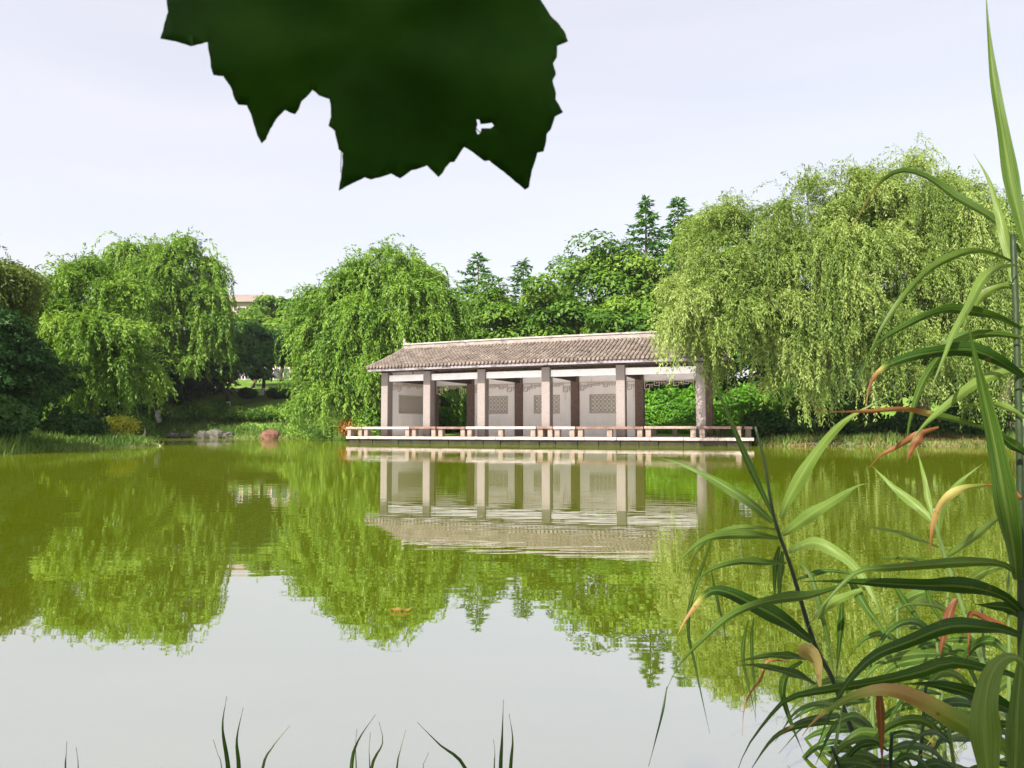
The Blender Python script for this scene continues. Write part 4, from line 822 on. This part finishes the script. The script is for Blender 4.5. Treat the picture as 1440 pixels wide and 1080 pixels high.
# reed 3: thick stalk at the edge
r3 = empty('reed', PX(1438, 1250, .95), 'stout reed with wide arching blades and drying orange tips', 'reed')
stem_px(r3, [(1424, 330), (1428, 420), (1431, 520), (1434, 640), (1436, 780), (1437, 900), (1438, 1085)], [1.0, .99, .98, .97, .96, .95, .95], .0058, .0035)
for a in [
    ([(1436, 356), (1401, 310), (1344, 275), (1304, 248), (1268, 239), (1240, 254), (1222, 278), (1200, 318), (1186, 340)], 13, 1.0, 1.25, (.5, .3), tipdry(.62, .4), .35),
    ([(1424, 368), (1393, 356), (1361, 353), (1320, 369), (1291, 393), (1263, 426), (1238, 465), (1222, 500), (1208, 538)], 14, 1.0, 1.0, (.6, .2), 0, .55),
    ([(1428, 373), (1401, 377), (1381, 393), (1361, 432), (1340, 469), (1328, 501), (1304, 558)], 17, .98, .9, (.5, -.2), 0, .7),
    ([(1430, 404), (1407, 402), (1385, 412), (1365, 440), (1348, 478)], 16, 1.02, 1.05, (.2, .2), 0, .75),
    ([(1436, 462), (1401, 445), (1361, 436), (1326, 435), (1279, 454), (1230, 487), (1208, 533)], 18, .97, .95, (.5, .4), 0, .3),
    ([(1434, 474), (1410, 470), (1385, 469), (1344, 477), (1320, 501), (1295, 542), (1280, 590), (1272, 640)], 19, .97, 1.02, (.3, .2), 0, .4),
    ([(1440, 530), (1409, 509), (1365, 491), (1312, 495), (1275, 503), (1238, 520), (1222, 546), (1218, 577)], 27, .96, .9, (.3, .1), tipdry(.72, .88), .1),
    ([(1436, 520), (1400, 527), (1369, 541), (1320, 579), (1295, 603), (1275, 632)], 19, .97, .95, (-.2, .3), 0, .8),
    ([(1395, 605), (1345, 590), (1312, 583), (1271, 575), (1222, 578), (1180, 579), (1137, 576)], 12, 1.0, .95, (.4, .5), tipdry(.3, .75), .5),
    ([(1320, 601), (1295, 609), (1280, 617), (1258, 630), (1238, 641), (1222, 658)], 12, .98, 1.0, (.4, .3), .78, .4),
    ([(1298, 606), (1290, 618), (1282, 632), (1275, 650)], 14, .98, .98, (.2, .3), .84, .4),
    ([(1430, 815), (1426, 770), (1412, 690), (1398, 615), (1383, 550), (1370, 495), (1358, 440)], 37, .95, .88, (.35, .2), 0, .4),
    ([(1426, 400), (1421, 370), (1411, 330), (1403, 294), (1389, 250), (1369, 216)], 17, .99, 1.05, (-.3, -.2), 0, 1.0),
    ([(1446, 360), (1437, 320), (1424, 262), (1410, 180), (1398, 110), (1390, 40), (1386, -20)], 24, .96, 1.0, (.2, .4), 0, .5),
    ([(1442, 588), (1425, 577), (1409, 570), (1385, 568), (1336, 572)], 11, .96, 1.0, (.5, .5), 0, .95),
    ([(1446, 640), (1420, 622), (1401, 608), (1375, 600)], 18, .95, .95, (.3, .3), 0, .05),
    ([(1437, 860), (1415, 840), (1380, 827), (1340, 822), (1300, 822), (1211, 818), (1160, 817), (1125, 818)], 26, .95, .95, (.4, .5), 0, .05),
    ([(1436, 815), (1420, 798), (1398, 791), (1360, 790), (1327, 792), (1256, 798), (1211, 802), (1184, 822), (1149, 862), (1135, 885)], 18, .95, .92, (.3, -.3), 0, .5),
    ([(1440, 896), (1415, 886), (1389, 882), (1336, 880), (1278, 902), (1233, 920), (1202, 947), (1180, 978), (1162, 1015), (1150, 1050)], 27, .94, .85, (.4, -.1), 0, .15),
    ([(1436, 955), (1410, 944), (1387, 940), (1336, 931), (1291, 945), (1233, 958), (1167, 969), (1109, 982), (1078, 1013), (1050, 1052), (1035, 1090)], 21, .94, .88, (.4, .2), 0, .25),
    ([(1436, 1005), (1400, 988), (1360, 972), (1310, 962), (1270, 962)], 30, .93, .9, (.4, .5), 0, .05),
    ([(1436, 1062), (1400, 1042), (1340, 1010), (1296, 985), (1251, 970), (1210, 975), (1176, 991), (1146, 1012), (1128, 1035)], 36, .92, .84, (.2, -.2), lambda u: .12 + .5 * math.exp(-((u - .55) / .2) ** 2) + (.5 if u > .9 else 0), .8),
    ([(1392, 1110), (1386, 1040), (1386, 985), (1398, 942), (1418, 924), (1436, 930), (1452, 960)], 48, .8, .82, (.1, .2), 0, .8),
    ([(1426, 1110), (1430, 1040), (1432, 990), (1437, 930), (1440, 870)], 34, .84, .86, (.2, .2), 0, .5),
    ([(1236, 965), (1237, 985), (1239, 1020), (1241, 1085)], 14, .9, .9, (.2, .1), .9, .5),
    ([(1440, 870), (1420, 855), (1395, 852), (1370, 850)], 22, .96, .96, (.3, .3), .0, .05),
    ([(1436, 700), (1420, 690), (1400, 683), (1380, 682)], 15, .96, 1.0, (.4, .4), .8, .1),
]: leaf_px(r3, *a)
# lower tangle: further short reeds rooted in the shallows
def rand_reed(label, x, ybase, depth, hpx, seed, nleaf=7, grp=None, lean=0):
    rng = np.random.default_rng(seed); top = (x + lean + rng.normal() * 6, ybase - hpx)
    root = empty('reed', PX(x, 1300, depth), label, 'reed', grp)
    pts = [top, (x + lean * .5, ybase - hpx * .5), (x, ybase)]
    stem_px(root, pts, [depth] * 3, .0048, .002, 'stem_green' if rng.random() < .6 else 'reed_stem')
    for k in range(nleaf):
        u = rng.uniform(.1, 1); bx_ = x + lean * u; by_ = ybase - hpx * u; sg = rng.choice([-1, 1]); L_ = rng.uniform(70, 150); up = rng.uniform(-.1, .75); dr = rng.uniform(.5, 1.5)
        P = [(bx_, by_), (bx_ + sg * L_ * .3, by_ - L_ * .35 * up), (bx_ + sg * L_ * .65, by_ - L_ * .35 * up + L_ * .12 * dr), (bx_ + sg * L_ * .95, by_ + L_ * (.5 * dr - .2 * up))]
        leaf_px(root, P, rng.uniform(9, 17), depth, depth + rng.uniform(-.15, .15), (rng.uniform(-.5, .7), rng.uniform(-.4, .6)), tipdry(rng.uniform(.6, .9), rng.uniform(.4, .9)) if rng.random() < .3 else 0, rng.uniform(.0, .5), n=16)
for k, (x, yb, d, h, ln, lb) in enumerate((
    (1165, 1110, 1.15, 120, 20, 'short reed sprouting at the foot of the dark slanting stalk'), (1235, 1110, 1.3, 190, -14, 'reed shoot with drooping leaves behind the drying orange leaf'), (1290, 1115, 1.1, 150, 12, 'low reed growing between the dark stalk and the yellowing blade'),
    (1330, 1110, 1.35, 230, -10, 'reed shoot rising behind the yellowing blade'), (1375, 1115, 1.2, 180, 14, 'crowded short reed tucked under the broad curling blade'), (1262, 1120, .98, 90, -18, 'small reed shoot under the red hanging leaf'), (1415, 1120, 1.25, 330, 8, 'shaded reed crowded behind the stout reed'), (1195, 1120, 1.0, 70, -24, 'small bent reed shoot leaning toward the open water'),
    (1310, 1115, 1.6, 330, 22, 'tall thin reed rising behind the slender jointed one'), (1255, 1115, 1.5, 260, 16, 'thin reed between the dark slanting stalk and the slender jointed reed'), (1395, 1115, 1.55, 260, -16, 'thin leaning reed in the shade behind the yellowing blade'), (1350, 1120, 1.02, 110, -20, 'short broad leaved shoot below the yellowing blade'), (1215, 1120, 1.45, 150, 10, 'small reed just behind the foot of the dark slanting stalk'))):
    rand_reed(lb, x, yb, d, h, 300 + k, 7 if h > 100 else 5, None, ln)
# grass tufts at the near bank
def tuft(label, blades, d):
    x = sum(b_[0][-1][0] for b_ in blades) / len(blades); root = empty('grass_tuft', PX(x, 1180, d), label, 'grass'); root.location.z = max(0, root.location.z); ORG[root] = root.location.copy()
    for k, (pts, w) in enumerate(blades):
        e, f_ = pts[-1], pts[-2]; pts = list(reversed(pts)); foot = (e[0] + (e[0] - f_[0]) * .6 + (x - e[0]) * .1, 1190)
        leaf_px(root, [foot] + pts, w, d, d + .04 * (k % 3 - 1), (.2, .3), 0, .15 + .1 * k % .4, n=18, name='blade', wpos=.25)
tuft('pair of thin grass tips alone at the water edge', [([(94, 1043), (93, 1062), (92, 1082)], 5), ([(107, 1051), (109, 1066), (110, 1082)], 5)], 1.12)
tuft('tuft with two stiff upright blades and one curved outward', [([(319, 979), (313, 1023), (321, 1082)], 11), ([(342, 995), (333, 1040), (336, 1082)], 11), ([(408, 1020), (383, 1051), (369, 1082)], 8), ([(300, 1040), (306, 1060), (312, 1082)], 3)], 1.1)
tuft('loose grass tuft with slender crossing blades', [([(528, 1005), (503, 1043), (494, 1082)], 10), ([(533, 1015), (538, 1045), (522, 1082)], 9), ([(571, 1026), (563, 1055), (558, 1082)], 6), ([(502, 1025), (500, 1050), (501, 1082)], 4), ([(521, 1030), (519, 1055), (520, 1082)], 4)], 1.15)
tuft('single long grass blade slanting beside a short one', [([(587, 1016), (617, 1046), (656, 1084)], 9), ([(603, 1058), (598, 1070), (595, 1084)], 4)], 1.15)
tuft('tuft of two tall upright blades with a short one', [([(708, 984), (706, 1040), (704, 1082)], 10), ([(716, 1004), (721, 1040), (718, 1082)], 10), ([(694, 1040), (696, 1060), (695, 1082)], 6)], 1.12)
# floating leaf on the pond
fl = PX(563, 856, CAMH * F / (856 - HOR)); mb = MB(); rr = random.Random(4)
for sg, z in ((1, .006), ):
    pts = [(math.cos(a) * .035 * (1 + .2 * math.sin(3 * a)), math.sin(a) * .016 * (1 + .2 * math.cos(2 * a)), .004 + .009 * math.sin(2 * a + 1) ** 2) for a in np.linspace(0, 2 * math.pi, 15)[:-1]]
    mb.v = [(fl.x, fl.y, .004)] + [(fl.x + a, fl.y + b_, c) for a, b_, c in pts]; mb.f = [(0, i, i % 14 + 1) for i in range(1, 15)]
tag(mb.build('floating_leaf', M['orange']), 'curled dry leaf floating alone on the open water', 'leaf')

# ------------------------------------------------------------------ plane tree overhead: shades the camera, one broad leaf hangs into view
m, t, l = newmat('plane_leaf'); M['plane'] = m
o = N(t, 'ShaderNodeOutputMaterial'); g = N(t, 'ShaderNodeNewGeometry'); n = N(t, 'ShaderNodeTexNoise'); n.inputs['Scale'].default_value = 18; n.inputs['Detail'].default_value = 5; r = ramp(t, [(.3, (.012, .045, .003)), (.7, (.03, .085, .006))])
l(g.outputs['Position'], n.inputs['Vector']); l(n.outputs['Fac'], r.inputs[0]); d = N(t, 'ShaderNodeBsdfPrincipled'); d.inputs['Roughness'].default_value = .7; d.inputs['Specular IOR Level'].default_value = .12; tr = N(t, 'ShaderNodeBsdfTranslucent'); ms = N(t, 'ShaderNodeMixShader'); ms.inputs[0].default_value = .2
l(r.outputs[0], d.inputs['Base Color']); l(r.outputs[0], tr.inputs[0]); l(d.outputs[0], ms.inputs[1]); l(tr.outputs[0], ms.inputs[2]); l(ms.outputs[0], o.inputs[0])
tree = empty('plane_tree', (-1.9, -2.3, gz(-1.9, -2.3)), 'overhanging tree whose broad dark toothed lobed leaf dangles across the sky', 'tree')
rng = np.random.default_rng(77); tb = np.array([-1.9, -2.3, gz(-1.9, -2.3)])
cc = np.array([-3.2, -1.5, 2.9]); n_ = 6500; v = nrm(rng.normal(size=(n_, 3))); P = cc + v * (rng.uniform(.1, 1, n_) ** .45)[:, None] * np.array([4.0, 1.7, 1.0]); P = P[P[:, 1] < .25]; q_ = P[:, :2] - np.array(sdir)[:2] * ((P[:, 2] - .7) / sdir.z)[:, None]; g_ = P[:, 1] - sdir.y * (P[:, 2] / sdir.z); P, q_ = P[g_ < 1.2], q_[g_ < 1.2]; P = P[(q_[:, 0] + .35 * (q_[:, 1] - .4) < .17) | (rng.random(len(P)) < .42)]  # unseen crown, shaped along the sun to shade the leaf and dapple reeds
mb = MB(); Pt, R = limb(tb - np.array([0, 0, .3]), np.array([-1.7, -1.9, 2.3]), .16, .11, rng, 8); mb.tube(Pt, R, 10)
for e in ((-4.6, -1.3, 3.2), (-.6, -1.9, 3.4), (-1.4, -.6, 3.5), (-2.9, -2.4, 3.7), (-5.8, -1.9, 2.9), (-3.4, -.7, 3.0)): a_, b_ = limb(np.array([-1.7, -1.9, 2.25]), e, .07, .015, rng, 7, .1); mb.tube(a_, b_, 7)
lf0 = np.array(PX(478, -150, .40))
br, brr = limb(np.array([-1.7, -1.9, 2.2]), lf0 + np.array([-.06, -.02, .22]), .045, .006, rng, 10, .12, .03); mb.tube(br, brr, 7)
mb.build('trunk', M['bark'], tree, True)
def hexleaf(P, A, Nn, s_):
    A = nrm(A); B = nrm(np.cross(A, Nn)); s_ = s_[:, None]; sh = [(0, -.05), (.42, .1), (.5, .45), (.22, .62), (0, 1.0), (-.22, .62), (-.5, .45), (-.42, .1)]
    return np.stack([P + B * s_ * a + A * s_ * b_ for a, b_ in sh], 1)
m_ = len(P); poly_np('crown', hexleaf(P, rng.normal(size=(m_, 3)) + np.array([0, 0, -.5]), rng.normal(size=(m_, 3)) * .5 + np.array([-.3, -.4, .8]), rng.uniform(.16, .26, m_)), 8, M['plane'], tree, None)
oc = [(80, 0), (85, 40), (60, 125), (110, 134), (155, 149), (212, 135), (214, 160), (219, 182), (222, 215), (230, 241), (262, 245), (278, 268), (290, 290), (298, 318), (310, 336), (337, 338), (350, 365), (360, 400), (372, 437), (385, 460), (398, 448), (412, 415), (430, 385), (446, 367), (460, 353), (478, 363), (492, 367), (503, 352), (512, 326), (528, 312), (548, 289), (570, 308), (603, 319), (608, 350), (608, 375), (600, 405), (620, 421), (626, 450), (632, 480), (645, 491), (645, 520), (640, 560), (632, 613), (665, 595), (715, 570), (735, 577), (765, 570), (800, 558), (828, 573), (848, 560), (865, 547), (890, 541), (915, 532), (935, 552), (952, 569), (965, 556), (975, 538), (990, 521), (1003, 520), (1018, 497), (1035, 472), (1065, 490), (1085, 506), (1100, 517), (1115, 515), (1150, 543), (1190, 575), (1230, 609), (1243, 601), (1247, 575), (1252, 548), (1262, 520), (1270, 490), (1290, 486), (1298, 455), (1300, 430), (1313, 415), (1320, 395), (1326, 375), (1352, 361), (1338, 335), (1328, 320), (1329, 300), (1318, 260), (1329, 240), (1320, 205), (1332, 185), (1333, 148), (1368, 134), (1360, 110), (1340, 80), (1312, 52), (1296, 25), (1280, 0)]
top_ = [(1272, -60), (1310, -120), (1240, -140), (1215, -230), (1140, -210), (1040, -300), (950, -260), (880, -330), (800, -270), (700, -330), (660, -360), (630, -330), (560, -300), (480, -330), (400, -260), (330, -300), (270, -220), (190, -230), (165, -140), (90, -140), (110, -60)]
OUT0 = [(200 + a / 2.2857, b_ / 2.2857) for a, b_ in oc + top_]; OUT = []; rs = random.Random(8)
for i, (a, b_) in enumerate(OUT0):                           # fine teeth between the traced points
    c, d_ = OUT0[(i + 1) % len(OUT0)]; OUT.append((a, b_)); Ls = math.hypot(c - a, d_ - b_); k = int(Ls / 5)
    nx_, ny_ = (d_ - b_) / (Ls + 1e-6), -(c - a) / (Ls + 1e-6)
    for j in range(1, k):
        q = j / k; e = rs.uniform(-.5, .5) * (1 if j % 2 else -.4); OUT.append((a + (c - a) * q + nx_ * e, b_ + (d_ - b_) * q + ny_ * e))
hole = [(200 + a / 2.2857, b_ / 2.2857) for a, b_ in [(1074, 383), (1084, 384), (1087, 398), (1105, 397), (1124, 394), (1131, 404), (1120, 412), (1090, 412), (1087, 428), (1078, 432), (1073, 415), (1078, 400)]]
hole2 = [(200 + a / 2.2857, b_ / 2.2857) for a, b_ in [(1124, 500), (1138, 494), (1153, 503), (1140, 509)]]
def lobed_leaf(outline, holes, depth, curl, seed, name):
    Pn = [Vector(p) for p in outline]; E = [(i, (i + 1) % len(Pn)) for i in range(len(Pn))]; k = len(Pn)
    def inside(p, poly):
        c = False
        for i in range(len(poly)):
            a, b_ = poly[i], poly[i - 1]
            if (a[1] > p[1]) != (b_[1] > p[1]) and p[0] < (b_[0] - a[0]) * (p[1] - a[1]) / (b_[1] - a[1]) + a[0]: c = not c
        return c
    for h in holes:
        i0 = len(Pn); Pn += [Vector(p) for p in h]; E += [(i0 + i, i0 + (i + 1) % len(h)) for i in range(len(h))]
    rg = np.random.default_rng(seed); x0, x1 = min(p[0] for p in outline), max(p[0] for p in outline); y0, y1 = min(p[1] for p in outline), max(p[1] for p in outline)
    for yy in np.arange(y0, y1, 16):
        for xx in np.arange(x0, x1, 16):
            q = (xx + rg.uniform(-5, 5), yy + rg.uniform(-5, 5))
            if inside(q, outline): Pn.append(Vector(q))
    vv, ee, ff = delaunay_2d_cdt(Pn, E, [], 0, 1e-4)[:3]
    cx_, cy_ = (x0 + x1) / 2, (y0 + y1) / 2
    def dep(x, y):
        u, w_ = (x - cx_) / 300, (y - cy_) / 250
        an = math.atan2(w_, u); rr_ = math.hypot(u, w_)
        return depth + curl * (u * u * .5 + w_ * w_ * .35) + .006 * rr_ * math.cos(an * 5 + 1) + .03 * w_
    mb = MB(); th = .0005
    fs = []
    for f_ in ff:
        c = (sum(vv[i][0] for i in f_) / 3, sum(vv[i][1] for i in f_) / 3)
        if inside(c, outline) and not any(inside(c, h) for h in holes): fs.append(f_)
    mb.v = [tuple(PX(p[0], p[1], dep(p[0], p[1]))) for p in vv]; mb.f = [tuple(f_) for f_ in fs]
    o = mb.build(name, M['plane'], tree, True); s_ = o.modifiers.new('thickness', 'SOLIDIFY'); s_.thickness = .0006
    ve = MB(); c0 = (490, -40)
    for tip in ((372, 195), (478, 262), (742, 262), (235, 52), (790, 58), (612, 245)):
        pts = [(c0[0] + (tip[0] - c0[0]) * q, c0[1] + (tip[1] - c0[1]) * q + 6 * math.sin(q * 3)) for q in np.linspace(0, .93, 9)]
        ve.tube([PX(x, y, dep(x, y) + .0009) for x, y in pts], np.linspace(.0006, .0002, 9), 6)
    ve.build('vein', M['plane'], o, True)
    return dep
dp = lobed_leaf(OUT, [hole], .40, .03, 5, 'leaf')
q0 = np.array(PX(490, -40, dp(490, -40) + .003)); pe = [q0, np.array(PX(486, -90, .412)), lf0 + np.array([-.02, 0, .08]), lf0 + np.array([-.055, -.015, .2])]
MB().tube(crom(pe, 10), np.linspace(.0014, .002, 10), 6).build('petiole', M['stem_green'], tree, True)
